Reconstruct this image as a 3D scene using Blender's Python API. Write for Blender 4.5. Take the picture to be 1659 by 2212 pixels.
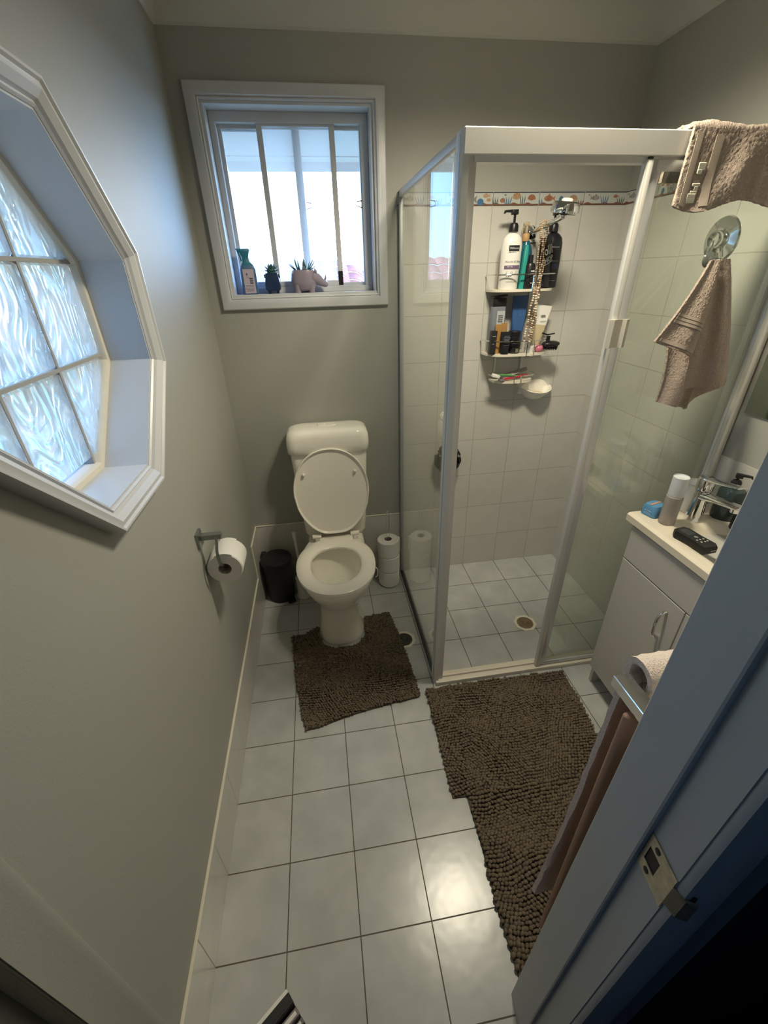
import bpy, bmesh, math, random
from mathutils import Vector, Matrix, noise
random.seed(7)
sc = bpy.context.scene
for o in list(bpy.data.objects): bpy.data.objects.remove(o)
PI = math.pi

# ------------------------------------------------------------------ camera
cam = bpy.data.objects.new('camera', bpy.data.cameras.new('camera'))
sc.collection.objects.link(cam); sc.camera = cam
cam.data.sensor_fit = 'VERTICAL'; cam.data.sensor_height = 36.0
cam.data.lens = 912.572 * 36.0 / 2212.0
cam.data.clip_start = 0.01
R = Matrix(((0.98832633, -0.15055641, -0.0233202), (-0.09411858, -0.48299853, -0.87054817), (0.11980299, 0.86258054, -0.49153032)))
cam.matrix_world = Matrix.Translation((0.42554, -2.04865, 1.58796)) @ Matrix((R[0], -R[1], -R[2])).transposed().to_4x4()
# ------------------------------------------------------------------ exposure
sc.view_settings.view_transform = 'Standard'; sc.view_settings.look = 'None'
sc.view_settings.gamma = 1.0; sc.view_settings.use_curve_mapping = False
sc.view_settings.exposure = 0.86
# ------------------------------------------------------------------ world
W = bpy.data.worlds.new('sky'); sc.world = W; W.use_nodes = True
nt = W.node_tree; nt.nodes.clear()
def wn(t, **k):
    n = nt.nodes.new(t)
    for a, b in k.items(): setattr(n, a, b)
    return n
tc = wn('ShaderNodeTexCoord'); sep = wn('ShaderNodeSeparateXYZ'); nt.links.new(tc.outputs['Generated'], sep.inputs[0])
ramp = wn('ShaderNodeValToRGB'); mp = wn('ShaderNodeMapRange'); mp.inputs['From Min'].default_value = -1
nt.links.new(sep.outputs['Z'], mp.inputs['Value']); nt.links.new(mp.outputs[0], ramp.inputs[0])
e = ramp.color_ramp.elements
e[0].position = 0.0; e[0].color = (0.16, 0.15, 0.13, 1)
e[1].position = 0.485; e[1].color = (0.25, 0.26, 0.27, 1)
for p_, c_ in ((0.505, (0.32, 0.64, 1.0, 1)), (0.60, (0.22, 0.50, 1.0, 1)), (1.0, (0.16, 0.36, 0.85, 1))):
    q = e.new(p_); q.color = c_
# bank of cloud straight ahead of the window
vm = wn('ShaderNodeVectorMath', operation='DOT_PRODUCT'); vm.inputs[1].default_value = (0.10, 0.985, 0.12)
nt.links.new(tc.outputs['Generated'], vm.inputs[0])
cm = wn('ShaderNodeMapRange', interpolation_type='SMOOTHSTEP'); cm.inputs['From Min'].default_value = 0.965; cm.inputs['From Max'].default_value = 0.99
nz = wn('ShaderNodeTexNoise'); nz.inputs['Scale'].default_value = 3.5; nz.inputs['Detail'].default_value = 5
nt.links.new(tc.outputs['Generated'], nz.inputs['Vector'])
ad = wn('ShaderNodeMath', operation='MULTIPLY_ADD'); ad.inputs[1].default_value = 0.03; nt.links.new(nz.outputs[0], ad.inputs[0]); nt.links.new(vm.outputs['Value'], ad.inputs[2])
sb = wn('ShaderNodeMath', operation='SUBTRACT'); sb.inputs[1].default_value = 0.015; nt.links.new(ad.outputs[0], sb.inputs[0]); nt.links.new(sb.outputs[0], cm.inputs['Value'])
up = wn('ShaderNodeMath', operation='GREATER_THAN'); up.inputs[1].default_value = 0.0; nt.links.new(sep.outputs['Z'], up.inputs[0])
mu = wn('ShaderNodeMath', operation='MULTIPLY'); nt.links.new(cm.outputs[0], mu.inputs[0]); nt.links.new(up.outputs[0], mu.inputs[1])
mx = wn('ShaderNodeMix', data_type='RGBA'); nt.links.new(mu.outputs[0], mx.inputs['Factor']); nt.links.new(ramp.outputs[0], mx.inputs['A']); mx.inputs['B'].default_value = (0.9, 0.97, 1.0, 1)
sx_ = wn('ShaderNodeFloatCurve')
for p_, v_ in ((0.20, 0.18), (0.30, 0.11), (0.41, 0.11), (0.60, 0.85)): sx_.mapping.curves[0].points.new(p_, v_)
sx_.mapping.curves[0].points[0].location = (0, 0.20); sx_.mapping.curves[0].points[-1].location = (1, 1.0); sx_.mapping.update()
sxm = wn('ShaderNodeMapRange'); sxm.inputs['From Min'].default_value = -1; nt.links.new(sep.outputs['X'], sxm.inputs['Value']); nt.links.new(sxm.outputs[0], sx_.inputs['Value'])
sc_v = wn('ShaderNodeVectorMath', operation='SCALE'); nt.links.new(mx.outputs['Result'], sc_v.inputs[0]); sx2 = wn('ShaderNodeMath', operation='MULTIPLY'); sx2.inputs[1].default_value = 2.3; nt.links.new(sx_.outputs[0], sx2.inputs[0]); nt.links.new(sx2.outputs[0], sc_v.inputs['Scale'])
bg = wn('ShaderNodeBackground'); bg.inputs['Strength'].default_value = 9.0
nt.links.new(sc_v.outputs[0], bg.inputs['Color']); wo = wn('ShaderNodeOutputWorld'); nt.links.new(bg.outputs[0], wo.inputs[0])
def portal(name, loc, rot, sx, sy):
    l = bpy.data.lights.new(name, 'AREA'); l.shape = 'RECTANGLE'; l.size = sx; l.size_y = sy
    l.cycles.is_portal = True
    o = bpy.data.objects.new(name, l); o.location = loc; o.rotation_euler = rot; sc.collection.objects.link(o)
portal('window_portal', (0.405, 0.16, 1.82), (PI/2, 0, PI), 0.62, 0.62)
portal('octagon_portal', (-0.205, -1.167, 1.522), (PI/2, 0, -PI/2), 0.62, 0.62)
portal('added_hall_opening_portal', (-.65, -3.62, 1.475), (PI/2, 0, 0), .4, .55)  # guides sky light through the added, unseen opening in the hall
LAMP_W = 20.0

# ------------------------------------------------------------------ materials
def mat(name, col=(0.8, 0.8, 0.8), rough=0.5, metal=0.0, spec=0.5, bump=None, coat=0.0, trans=0.0, emis=0.0, sss=0.0, var=0.0, varscale=8.0, ior=1.45):
    m = bpy.data.materials.new(name); m.use_nodes = True; t = m.node_tree
    b = t.nodes['Principled BSDF']
    b.inputs['Base Color'].default_value = (*col, 1); b.inputs['Roughness'].default_value = rough; b.inputs['Metallic'].default_value = metal
    b.inputs['Specular IOR Level'].default_value = spec; b.inputs['Coat Weight'].default_value = coat; b.inputs['Transmission Weight'].default_value = trans
    b.inputs['IOR'].default_value = ior
    if emis: b.inputs['Emission Color'].default_value = (*col, 1); b.inputs['Emission Strength'].default_value = emis
    g = t.nodes.new('ShaderNodeNewGeometry')
    if var:
        n = t.nodes.new('ShaderNodeTexNoise'); n.inputs['Scale'].default_value = varscale; n.inputs['Detail'].default_value = 4
        t.links.new(g.outputs['Position'], n.inputs['Vector'])
        r = t.nodes.new('ShaderNodeMapRange'); r.inputs['From Min'].default_value = 0.3; r.inputs['From Max'].default_value = 0.7
        r.inputs['To Min'].default_value = 1 - var; r.inputs['To Max'].default_value = 1 + var * 0.6
        t.links.new(n.outputs[0], r.inputs['Value'])
        v = t.nodes.new('ShaderNodeVectorMath'); v.operation = 'SCALE'; v.inputs[0].default_value = col
        t.links.new(r.outputs[0], v.inputs['Scale']); t.links.new(v.outputs[0], b.inputs['Base Color'])
    if bump:
        s, d = bump
        n2 = t.nodes.new('ShaderNodeTexNoise'); n2.inputs['Scale'].default_value = s; n2.inputs['Detail'].default_value = 3
        t.links.new(g.outputs['Position'], n2.inputs['Vector'])
        bp = t.nodes.new('ShaderNodeBump'); bp.inputs['Strength'].default_value = 1.0; bp.inputs['Distance'].default_value = d
        t.links.new(n2.outputs[0], bp.inputs['Height']); t.links.new(bp.outputs[0], b.inputs['Normal'])
    return m

def tile_mat(name, axes, off, sx, sy, mortar, c1, c2, grout, rough=0.18, bumpd=0.0012, wav=0.0004, mott=0.10):
    """square glazed tiles laid in world space on the plane given by axes"""
    m = bpy.data.materials.new(name); m.use_nodes = True; t = m.node_tree; b = t.nodes['Principled BSDF']
    g = t.nodes.new('ShaderNodeNewGeometry'); s = t.nodes.new('ShaderNodeSeparateXYZ'); t.links.new(g.outputs['Position'], s.inputs[0])
    c = t.nodes.new('ShaderNodeCombineXYZ')
    t.links.new(s.outputs[axes[0]], c.inputs[0]); t.links.new(s.outputs[axes[1]], c.inputs[1])
    a = t.nodes.new('ShaderNodeVectorMath'); a.operation = 'SUBTRACT'; a.inputs[1].default_value = (off[0] - 40 * sx, off[1] - 40 * sy, 0)
    t.links.new(c.outputs[0], a.inputs[0])
    br = t.nodes.new('ShaderNodeTexBrick'); br.offset = 0; br.squash = 1
    br.inputs['Scale'].default_value = 1.0; br.inputs['Brick Width'].default_value = sx; br.inputs['Row Height'].default_value = sy
    br.inputs['Mortar Size'].default_value = mortar; br.inputs['Mortar Smooth'].default_value = 0.25
    br.inputs['Color1'].default_value = (*c1, 1); br.inputs['Color2'].default_value = (*c2, 1); br.inputs['Mortar'].default_value = (*grout, 1)
    t.links.new(a.outputs[0], br.inputs['Vector'])
    n = t.nodes.new('ShaderNodeTexNoise'); n.inputs['Scale'].default_value = 9; n.inputs['Detail'].default_value = 3
    t.links.new(g.outputs['Position'], n.inputs['Vector'])
    r = t.nodes.new('ShaderNodeMapRange'); r.inputs['From Min'].default_value = 0.3; r.inputs['From Max'].default_value = 0.7; r.inputs['To Min'].default_value = 1 - mott; r.inputs['To Max'].default_value = 1 + mott * .4
    t.links.new(n.outputs[0], r.inputs['Value'])
    v = t.nodes.new('ShaderNodeVectorMath'); v.operation = 'SCALE'; t.links.new(br.outputs['Color'], v.inputs[0]); t.links.new(r.outputs[0], v.inputs['Scale'])
    t.links.new(v.outputs[0], b.inputs['Base Color'])
    rr = t.nodes.new('ShaderNodeMapRange'); rr.inputs['To Min'].default_value = rough; rr.inputs['To Max'].default_value = 0.75
    t.links.new(br.outputs['Fac'], rr.inputs['Value']); t.links.new(rr.outputs[0], b.inputs['Roughness'])
    n2 = t.nodes.new('ShaderNodeTexNoise'); n2.inputs['Scale'].default_value = 22; n2.inputs['Detail'].default_value = 1
    t.links.new(g.outputs['Position'], n2.inputs['Vector'])
    h = t.nodes.new('ShaderNodeMath'); h.operation = 'MULTIPLY'; h.inputs[1].default_value = -bumpd; t.links.new(br.outputs['Fac'], h.inputs[0])
    h2 = t.nodes.new('ShaderNodeMath'); h2.operation = 'MULTIPLY_ADD'; h2.inputs[1].default_value = wav
    t.links.new(n2.outputs[0], h2.inputs[0]); t.links.new(h.outputs[0], h2.inputs[2])
    bp = t.nodes.new('ShaderNodeBump'); bp.inputs['Distance'].default_value = 1.0; bp.inputs['Strength'].default_value = 1.0
    t.links.new(h2.outputs[0], bp.inputs['Height']); t.links.new(bp.outputs[0], b.inputs['Normal'])
    return m

def glass_mat(name, tint, rough=0.0, ior=1.5, haze=0.0, hazecol=(0.8, 0.85, 0.8), bump=None, gloss=1.0):
    """sheet glass: tinted see-through with Fresnel reflection (and an optional frosted share)"""
    m = bpy.data.materials.new(name); m.use_nodes = True; t = m.node_tree; t.nodes.clear()
    out = t.nodes.new('ShaderNodeOutputMaterial'); tr = t.nodes.new('ShaderNodeBsdfTransparent'); tr.inputs[0].default_value = (*tint, 1)
    gl = t.nodes.new('ShaderNodeBsdfGlossy'); gl.inputs['Roughness'].default_value = rough; gl.inputs['Color'].default_value = (gloss, gloss, gloss, 1)
    lw = t.nodes.new('ShaderNodeLayerWeight'); lw.inputs['Blend'].default_value = 0.5
    pw = t.nodes.new('ShaderNodeMath'); pw.operation = 'POWER'; pw.inputs[1].default_value = 5.0; t.links.new(lw.outputs['Facing'], pw.inputs[0])
    fr = t.nodes.new('ShaderNodeMath'); fr.operation = 'MULTIPLY_ADD'; fr.inputs[1].default_value = 0.96; fr.inputs[2].default_value = 0.04; t.links.new(pw.outputs[0], fr.inputs[0])
    mix = t.nodes.new('ShaderNodeMixShader')
    base = tr
    if haze:
        tl = t.nodes.new('ShaderNodeBsdfTranslucent'); tl.inputs[0].default_value = (*hazecol, 1)
        df = t.nodes.new('ShaderNodeBsdfDiffuse'); df.inputs[0].default_value = (*hazecol, 1)
        m3 = t.nodes.new('ShaderNodeMixShader'); m3.inputs[0].default_value = 0.35; t.links.new(tl.outputs[0], m3.inputs[1]); t.links.new(df.outputs[0], m3.inputs[2])
        m2 = t.nodes.new('ShaderNodeMixShader'); m2.inputs[0].default_value = haze
        t.links.new(tr.outputs[0], m2.inputs[1]); t.links.new(m3.outputs[0], m2.inputs[2]); base = m2
    t.links.new(fr.outputs[0], mix.inputs[0]); t.links.new(base.outputs[0], mix.inputs[1]); t.links.new(gl.outputs[0], mix.inputs[2])
    t.links.new(mix.outputs[0], out.inputs[0])
    return m

M = {}
M['paint'] = mat('wall_paint', (0.365, 0.365, 0.33), 0.55, bump=(260, 0.00025))
M['paint_ceiling'] = mat('ceiling_paint', (0.55, 0.55, 0.51), 0.8)
M['trim'] = mat('trim_gloss_paint', (0.57, 0.58, 0.60), 0.32, bump=(60, 0.0002))
M['jamb'] = mat('jamb_gloss_paint', (0.48, 0.495, 0.50), 0.38, bump=(90, 0.0003))
M['hall'] = mat('hall_wall', (0.035, 0.033, 0.032), 0.9)  # near-black colour carries the darkness of the unlit hall
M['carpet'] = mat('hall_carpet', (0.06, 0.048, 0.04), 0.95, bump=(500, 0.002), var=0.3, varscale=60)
M['floor_tile'] = tile_mat('floor_tile', (0, 1), (0.192, 0.0), 0.2, 0.2, 0.0017, (0.47, 0.48, 0.475), (0.50, 0.505, 0.49), (0.12, 0.10, 0.075), rough=0.24, mott=0.13)
M['wall_tile_y'] = tile_mat('shower_tile_back', (0, 2), (0.195, 0.0), 0.2, 0.2022, 0.0016, (0.57, 0.555, 0.52), (0.595, 0.58, 0.54), (0.46, 0.44, 0.39), rough=0.22, mott=0.04, wav=0.0007)
M['wall_tile_x'] = tile_mat('shower_tile_side', (1, 2), (0.0, 0.0), 0.2, 0.2022, 0.0016, (0.57, 0.555, 0.52), (0.595, 0.58, 0.54), (0.46, 0.44, 0.39), rough=0.22, mott=0.04, wav=0.0007)
M['cream'] = mat('cream_plastic', (0.74, 0.69, 0.58), 0.35)
M['alu_white'] = mat('white_powder_coat', (0.72, 0.70, 0.65), 0.35)
M['alu'] = mat('satin_aluminium', (0.66, 0.66, 0.66), 0.3, metal=0.35)
M['alu_grey'] = mat('grey_aluminium', (0.42, 0.43, 0.44), 0.4, metal=0.3)
M['dark_part'] = mat('dark_matte', (0.05, 0.05, 0.045), 0.6)
M['chrome'] = mat('chrome', (0.78, 0.78, 0.78), 0.08, metal=1.0)
M['steel'] = mat('brushed_steel', (0.30, 0.32, 0.31), 0.32, metal=0.85)
M['brass'] = mat('worn_brass', (0.55, 0.50, 0.38), 0.35, metal=0.7, var=0.25, varscale=90)
M['ceramic'] = mat('toilet_ceramic', (0.93, 0.89, 0.81), 0.12, coat=0.3)
M['seat'] = mat('seat_plastic', (0.93, 0.88, 0.80), 0.2)
M['water'] = mat('water', (0.75, 0.76, 0.66), 0.03, spec=0.8)
M['black'] = mat('black_plastic', (0.012, 0.012, 0.014), 0.35)
M['blackmat'] = mat('black_satin', (0.018, 0.018, 0.019), 0.5)
M['white_pl'] = mat('white_plastic', (0.78, 0.76, 0.72), 0.3)
M['paper'] = mat('tissue_paper', (0.82, 0.80, 0.77), 0.95, bump=(300, 0.0006))
M['card'] = mat('cardboard', (0.38, 0.33, 0.28), 0.9)
M['towel'] = mat('terry_tan', (0.42, 0.335, 0.28), 0.95, bump=(520, 0.0022), var=0.22, varscale=300)
M['towel_band'] = mat('towel_band', (0.40, 0.33, 0.27), 0.8, bump=(700, 0.001))
M['towel_pink'] = mat('terry_pink', (0.82, 0.70, 0.63), 0.95, bump=(420, 0.004), var=0.08, varscale=220)
M['cloth_brown'] = mat('cloth_brown', (0.44, 0.27, 0.19), 0.95, bump=(500, 0.002))
M['rug'] = mat('chenille', (0.165, 0.125, 0.084), 0.85, bump=(900, 0.001), var=0.25, varscale=50)
M['rug_base'] = mat('rug_backing', (0.09, 0.07, 0.05), 0.95)
M['glass'] = glass_mat('shower_glass', (0.965, 0.975, 0.95), ior=1.5)
M['glass_door'] = glass_mat('door_glass', (0.965, 0.98, 0.955), ior=1.5, haze=0.03, hazecol=(0.66, 0.72, 0.64))
M['frost'] = glass_mat('frosted_glass', (0.98, 0.99, 1.0), ior=1.45, haze=0.2, hazecol=(0.95, 0.97, 1.0), rough=0.2)
M['mirror'] = mat('mirror', (0.82, 0.84, 0.82), 0.01, metal=1.0)
M['laminate'] = mat('white_laminate', (0.53, 0.515, 0.48), 0.38, bump=(400, 0.0001))
M['vanity_top'] = mat('cultured_marble', (0.76, 0.69, 0.57), 0.2)
def RGB(n, c, r=0.5, **k):
    if n not in M: M[n] = mat(n, c, r, **k)
    return M[n]

# ------------------------------------------------------------------ mesh helpers
class B:
    def __init__(s): s.bm = bmesh.new(); s.mi = 0
    def _new(s, before):
        s.bm.verts.ensure_lookup_table(); s.bm.faces.ensure_lookup_table()
        for f in s.bm.faces[before[1]:]: f.material_index = s.mi
        return s.bm.verts[before[0]:]
    def _b(s): return (len(s.bm.verts), len(s.bm.faces))
    def raw(s, vs, fs, Mx=None):
        b = s._b(); vv = [s.bm.verts.new(Mx @ Vector(v) if Mx else v) for v in vs]
        for f in fs:
            try: s.bm.faces.new([vv[i] for i in f])
            except ValueError: pass
        return s._new(b)
    def box(s, x0, x1, y0, y1, z0, z1, bev=0, seg=2, Mx=None):
        t = bmesh.new(); bmesh.ops.create_cube(t, size=1)
        for v in t.verts: v.co = Vector(((x0+x1)/2 + v.co.x*(x1-x0), (y0+y1)/2 + v.co.y*(y1-y0), (z0+z1)/2 + v.co.z*(z1-z0)))
        if bev: bmesh.ops.bevel(t, geom=t.edges[:], offset=bev, segments=seg, profile=0.5, affect='EDGES')
        return s.merge(t, Mx)
    def merge(s, t, Mx=None):
        t.verts.ensure_lookup_table(); t.verts.index_update()
        r = s.raw([v.co.copy() for v in t.verts], [[v.index for v in f.verts] for f in t.faces], Mx); t.free(); return r
    def lathe(s, prof, c=(0, 0, 0), seg=32, Mx=None, sx=1, sy=1, cap=True):
        vs = []; fs = []; n = len(prof)
        for r, z in prof:
            for k in range(seg):
                a = 2*PI*k/seg; vs.append((c[0]+r*math.cos(a)*sx, c[1]+r*math.sin(a)*sy, c[2]+z))
        for i in range(n-1):
            for k in range(seg):
                k2 = (k+1) % seg; fs.append((i*seg+k, i*seg+k2, (i+1)*seg+k2, (i+1)*seg+k))
        if cap:
            if prof[0][0] > 1e-5: fs.append(tuple(range(seg))[::-1])
            if prof[-1][0] > 1e-5: fs.append(tuple((n-1)*seg+k for k in range(seg)))
        return s.raw(vs, fs, Mx)
    def loft(s, rings, closed=True, cap0=True, cap1=True, Mx=None):
        n = len(rings[0]); vs = [p for r in rings for p in r]; fs = []
        for i in range(len(rings)-1):
            for k in range(n if closed else n-1):
                k2 = (k+1) % n; fs.append((i*n+k, i*n+k2, (i+1)*n+k2, (i+1)*n+k))
        if cap0: fs.append(tuple(range(n))[::-1])
        if cap1: fs.append(tuple((len(rings)-1)*n+k for k in range(n)))
        return s.raw(vs, fs, Mx)
    def tube(s, pts, r, seg=10, closed=False, Mx=None):
        pts = [Vector(p) for p in pts]; n = len(pts); rings = []; prev = None
        for i, p in enumerate(pts):
            a = pts[(i-1) % n] if (closed or i > 0) else p; c = pts[(i+1) % n] if (closed or i < n-1) else p
            d = (c-a).normalized()
            if prev is None:
                u = d.orthogonal().normalized()
            else:
                u = (prev - d*prev.dot(d));  u = u.normalized() if u.length > 1e-6 else d.orthogonal().normalized()
            prev = u; w = d.cross(u); rr = r[i] if isinstance(r, (list, tuple)) else r
            rings.append([p + (u*math.cos(2*PI*k/seg) + w*math.sin(2*PI*k/seg))*rr for k in range(seg)])
        if closed: rings.append(rings[0])
        return s.loft(rings, cap0=not closed, cap1=not closed, Mx=Mx)
    def prism(s, poly, a0, a1, axis=2, Mx=None):
        """polygon (2-D) extruded along axis; polygon coords are the other two axes in order"""
        def P(u, v, w): return {0: (w, u, v), 1: (u, w, v), 2: (u, v, w)}[axis]
        n = len(poly); vs = [P(u, v, a0) for u, v in poly] + [P(u, v, a1) for u, v in poly]
        fs = [tuple(range(n))[::-1], tuple(range(n, 2*n))] + [(k, (k+1) % n, n+(k+1) % n, n+k) for k in range(n)]
        return s.raw(vs, fs, Mx)
    def sphere(s, c, r, u=16, v=10, Mx=None):
        r = (r, r, r) if not isinstance(r, (tuple, list)) else r
        t = bmesh.new(); bmesh.ops.create_uvsphere(t, u_segments=u, v_segments=v, radius=1)
        for q in t.verts: q.co = Vector((c[0]+q.co.x*r[0], c[1]+q.co.y*r[1], c[2]+q.co.z*r[2]))
        return s.merge(t, Mx)
    def sheet(s, f, nu, nv, th, Mx=None):
        """cloth: f(u,v) -> point, given a thickness"""
        P = [[Vector(f(i/nu, j/nv)) for j in range(nv+1)] for i in range(nu+1)]
        vs = []; N = nv+1
        for side in (1, -1):
            for i in range(nu+1):
                for j in range(nv+1):
                    du = P[min(i+1, nu)][j]-P[max(i-1, 0)][j]; dv = P[i][min(j+1, nv)]-P[i][max(j-1, 0)]
                    n = du.cross(dv); n = n.normalized() if n.length > 1e-9 else Vector((0, 1, 0))
                    vs.append(P[i][j] + n*side*th/2)
        o = (nu+1)*N; fs = []
        for i in range(nu):
            for j in range(nv):
                a, b, c, d = i*N+j, (i+1)*N+j, (i+1)*N+j+1, i*N+j+1
                fs += [(a, b, c, d), (o+d, o+c, o+b, o+a)]
        for i in range(nu): fs += [(i*N, o+i*N, o+(i+1)*N, (i+1)*N), (i*N+nv, (i+1)*N+nv, o+(i+1)*N+nv, o+i*N+nv)]
        for j in range(nv): fs += [(j, j+1, o+j+1, o+j), (nu*N+j, o+nu*N+j, o+nu*N+j+1, nu*N+j+1)]
        return s.raw(vs, fs, Mx)

ORG = {}
def tag(o, label=None, cat=None, group=None, kind=None):
    if label: o['label'] = label
    if cat: o['category'] = cat
    if group: o['group'] = group
    if kind: o['kind'] = kind
    return o
def obj(name, b, mats, parent=None, ang=35, origin=None, mod=None):
    bm = b.bm if isinstance(b, B) else b
    bmesh.ops.recalc_face_normals(bm, faces=bm.faces[:])
    if parent is not None: org = ORG[parent.name]
    elif origin is not None: org = Vector(origin)
    else:
        lo = Vector((min(v.co.x for v in bm.verts), min(v.co.y for v in bm.verts), min(v.co.z for v in bm.verts)))
        hi = Vector((max(v.co.x for v in bm.verts), max(v.co.y for v in bm.verts), max(v.co.z for v in bm.verts)))
        org = Vector(((lo.x+hi.x)/2, (lo.y+hi.y)/2, lo.z))
    for v in bm.verts: v.co -= org
    me = bpy.data.meshes.new(name); bm.to_mesh(me); bm.free()
    for m in (mats if isinstance(mats, (list, tuple)) else [mats]): me.materials.append(m)
    me.polygons.foreach_set('use_smooth', [True]*len(me.polygons)); me.set_sharp_from_angle(angle=math.radians(ang))
    o = bpy.data.objects.new(name, me); sc.collection.objects.link(o)
    if parent is not None: o.parent = parent
    else: o.location = org
    ORG[o.name] = org
    return o
def thing(name, label, cat, loc=(0, 0, 0), group=None):
    o = bpy.data.objects.new(name, None); o.empty_display_size = 0.05; sc.collection.objects.link(o); o.location = loc
    ORG[o.name] = Vector(loc)
    return tag(o, label, cat, group)
def struct(name, b, m, parent=None, **k):
    o = obj(name, b, m, parent, **k)
    if parent is None: o['kind'] = 'structure'
    return o
def obj_split(names, b, mats, parent):
    for i, nm in enumerate(names):
        t = b.bm.copy(); bmesh.ops.delete(t, geom=[f for f in t.faces if f.material_index != i], context='FACES')
        for f in t.faces: f.material_index = 0
        obj(nm, t, mats[i], parent)
    b.bm.free()
def rot(c, rx=0, ry=0, rz=0):
    c = Vector(c)
    return Matrix.Translation(c) @ Matrix.Rotation(rz, 4, 'Z') @ Matrix.Rotation(ry, 4, 'Y') @ Matrix.Rotation(rx, 4, 'X') @ Matrix.Translation(-c)
def text_bm(s, size, ext=0.0003, bold=0.0, shear=0.0):
    cu = bpy.data.curves.new('t', 'FONT'); cu.body = s; cu.size = size; cu.extrude = ext; cu.offset = bold; cu.shear = shear; cu.resolution_u = 2
    cu.align_x = 'CENTER'; cu.align_y = 'CENTER'
    o = bpy.data.objects.new('t', cu); sc.collection.objects.link(o)
    bpy.context.view_layer.update()
    me = bpy.data.meshes.new_from_object(o.evaluated_get(bpy.context.evaluated_depsgraph_get()))
    bm = bmesh.new(); bm.from_mesh(me); bpy.data.objects.remove(o); bpy.data.meshes.remove(me); bpy.data.curves.remove(cu)
    return bm
def bendpt(c, r, n, u, x, y, z, bend):
    rx, ry = bend if isinstance(bend, tuple) else (bend, bend); a = x/rx
    return c + r*math.sin(a)*(rx+z) + n*((math.cos(a)-1)*ry + math.cos(a)*z) + u*y
def lettering(b, s, size, c, right=(1, 0, 0), up=(0, 0, 1), bend=None, wide=1.0, **k):
    """adds text to builder b centred at c; bend = radius of the cylinder it is printed on"""
    t = text_bm(s, size, **k); r = Vector(right).normalized(); u = Vector(up).normalized(); n = r.cross(u); c = Vector(c)
    for v in t.verts:
        x, y, z = v.co.x*wide, v.co.y, v.co.z
        if bend:
            v.co = bendpt(c, r, n, u, x, y, z, bend)
        else: v.co = c + r*x + u*y + n*z
    b.merge(t)
def bars(b, c, w, h, right=(1, 0, 0), up=(0, 0, 1), bend=None, n=3, seed=1):
    """print too small to read: a row of short dashes"""
    rd = random.Random(seed); r = Vector(right).normalized(); u = Vector(up).normalized(); ws = [rd.uniform(.6, 1.4) for _ in range(n)]; tot = sum(ws)+.25*(n-1); x = -w/2
    for q in ws:
        ww = q/tot*w; xc = x+ww/2; x += ww+.25/tot*w; c2 = Vector(c)+r*xc
        if bend: rx, ry = bend if isinstance(bend, tuple) else (bend, bend); nn = r.cross(u); c2 = bendpt(Vector(c), r, nn, u, xc, 0, 0, bend); rr = (bendpt(Vector(c), r, nn, u, xc+.001, 0, 0, bend)-c2).normalized()
        else: rr = r
        patch(b, ww, h, c2, None, rr, u, .0004, 2)
def patch(b, w, h, c, bend=None, right=(1, 0, 0), up=(0, 0, 1), lift=0.0003, seg=10):
    """a thin printed label, flat or wrapped on a cylinder"""
    r = Vector(right).normalized(); u = Vector(up).normalized(); n = r.cross(u); c = Vector(c); vs = []
    for i in range(seg+1):
        x = (i/seg-.5)*w
        for y in (-h/2, h/2):
            if bend: p = bendpt(c, r, n, u, x, y, lift, bend)
            else: p = c + r*x + u*y + n*lift
            vs.append(p)
    b.raw(vs, [(2*i, 2*i+2, 2*i+3, 2*i+1) for i in range(seg)])

# ================================================================== SETTING
RX = 1.79; CEIL = 2.40; YD = -1.763; YH = -1.888
b = B(); b.box(-0.01, RX+.01, YH, 0.01, -0.05, 0)
struct('floor', b, M['floor_tile'])
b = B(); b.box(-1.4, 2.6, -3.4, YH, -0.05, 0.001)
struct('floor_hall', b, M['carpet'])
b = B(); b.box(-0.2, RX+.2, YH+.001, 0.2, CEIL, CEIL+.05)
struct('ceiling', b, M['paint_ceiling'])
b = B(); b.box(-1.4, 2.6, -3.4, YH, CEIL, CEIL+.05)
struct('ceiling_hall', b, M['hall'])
# back wall with the window opening
wx0, wx1, wz0, wz1 = 0.098, 0.708, 1.512, 2.130
b = B()
for a in ((-.2, wx0, 0, .2, -.05, CEIL), (wx1, RX+.2, 0, .2, -.05, CEIL), (wx0, wx1, 0, .2, -.05, wz0), (wx0, wx1, 0, .2, wz1, CEIL)): b.box(*a)
wall_back = struct('wall_back', b, M['paint'], origin=(0, 0, 0))
# left wall with the octagonal opening
OC = (-1.167, 1.522)
def octo(hw, hs=None):
    hs = hw*0.345 if hs is None else hs
    return [(OC[0]+a, OC[1]+c) for a, c in ((hw, -hs), (hw, hs), (hs, hw), (-hs, hw), (-hw, hs), (-hw, -hs), (-hs, -hw), (hs, -hw))]
def wall_with_octagon(y0, y1, z0, z1, xs, hole):
    t = bmesh.new(); loops = []
    for x in xs:
        o = [t.verts.new((x, y, z)) for y, z in ((y0, z0), (y1, z0), (y1, z1), (y0, z1))]
        h = [t.verts.new((x, y, z)) for y, z in hole]
        es = [t.edges.new((l[i], l[(i+1) % len(l)])) for l in (o, h) for i in range(len(l))]
        bmesh.ops.triangle_fill(t, use_beauty=True, edges=es); loops.append((o, h))
    for k in (0, 1):
        A, C = loops[0][k], loops[1][k]
        for i in range(len(A)): t.faces.new((A[i], A[(i+1) % len(A)], C[(i+1) % len(A)], C[i]))
    return t
struct('wall_left', wall_with_octagon(-1.8130, 0.0, -0.05, CEIL, (0.0, -0.2), octo(0.3165)), M['paint'], origin=(0, 0, 0))
b = B(); b.box(RX, RX+.2, YH, 0, -.05, CEIL); wall_right = struct('wall_right', b, M['paint'], origin=(RX, 0, 0))
DX0, DX1, DH = 0.0, 0.815, 2.06
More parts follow.
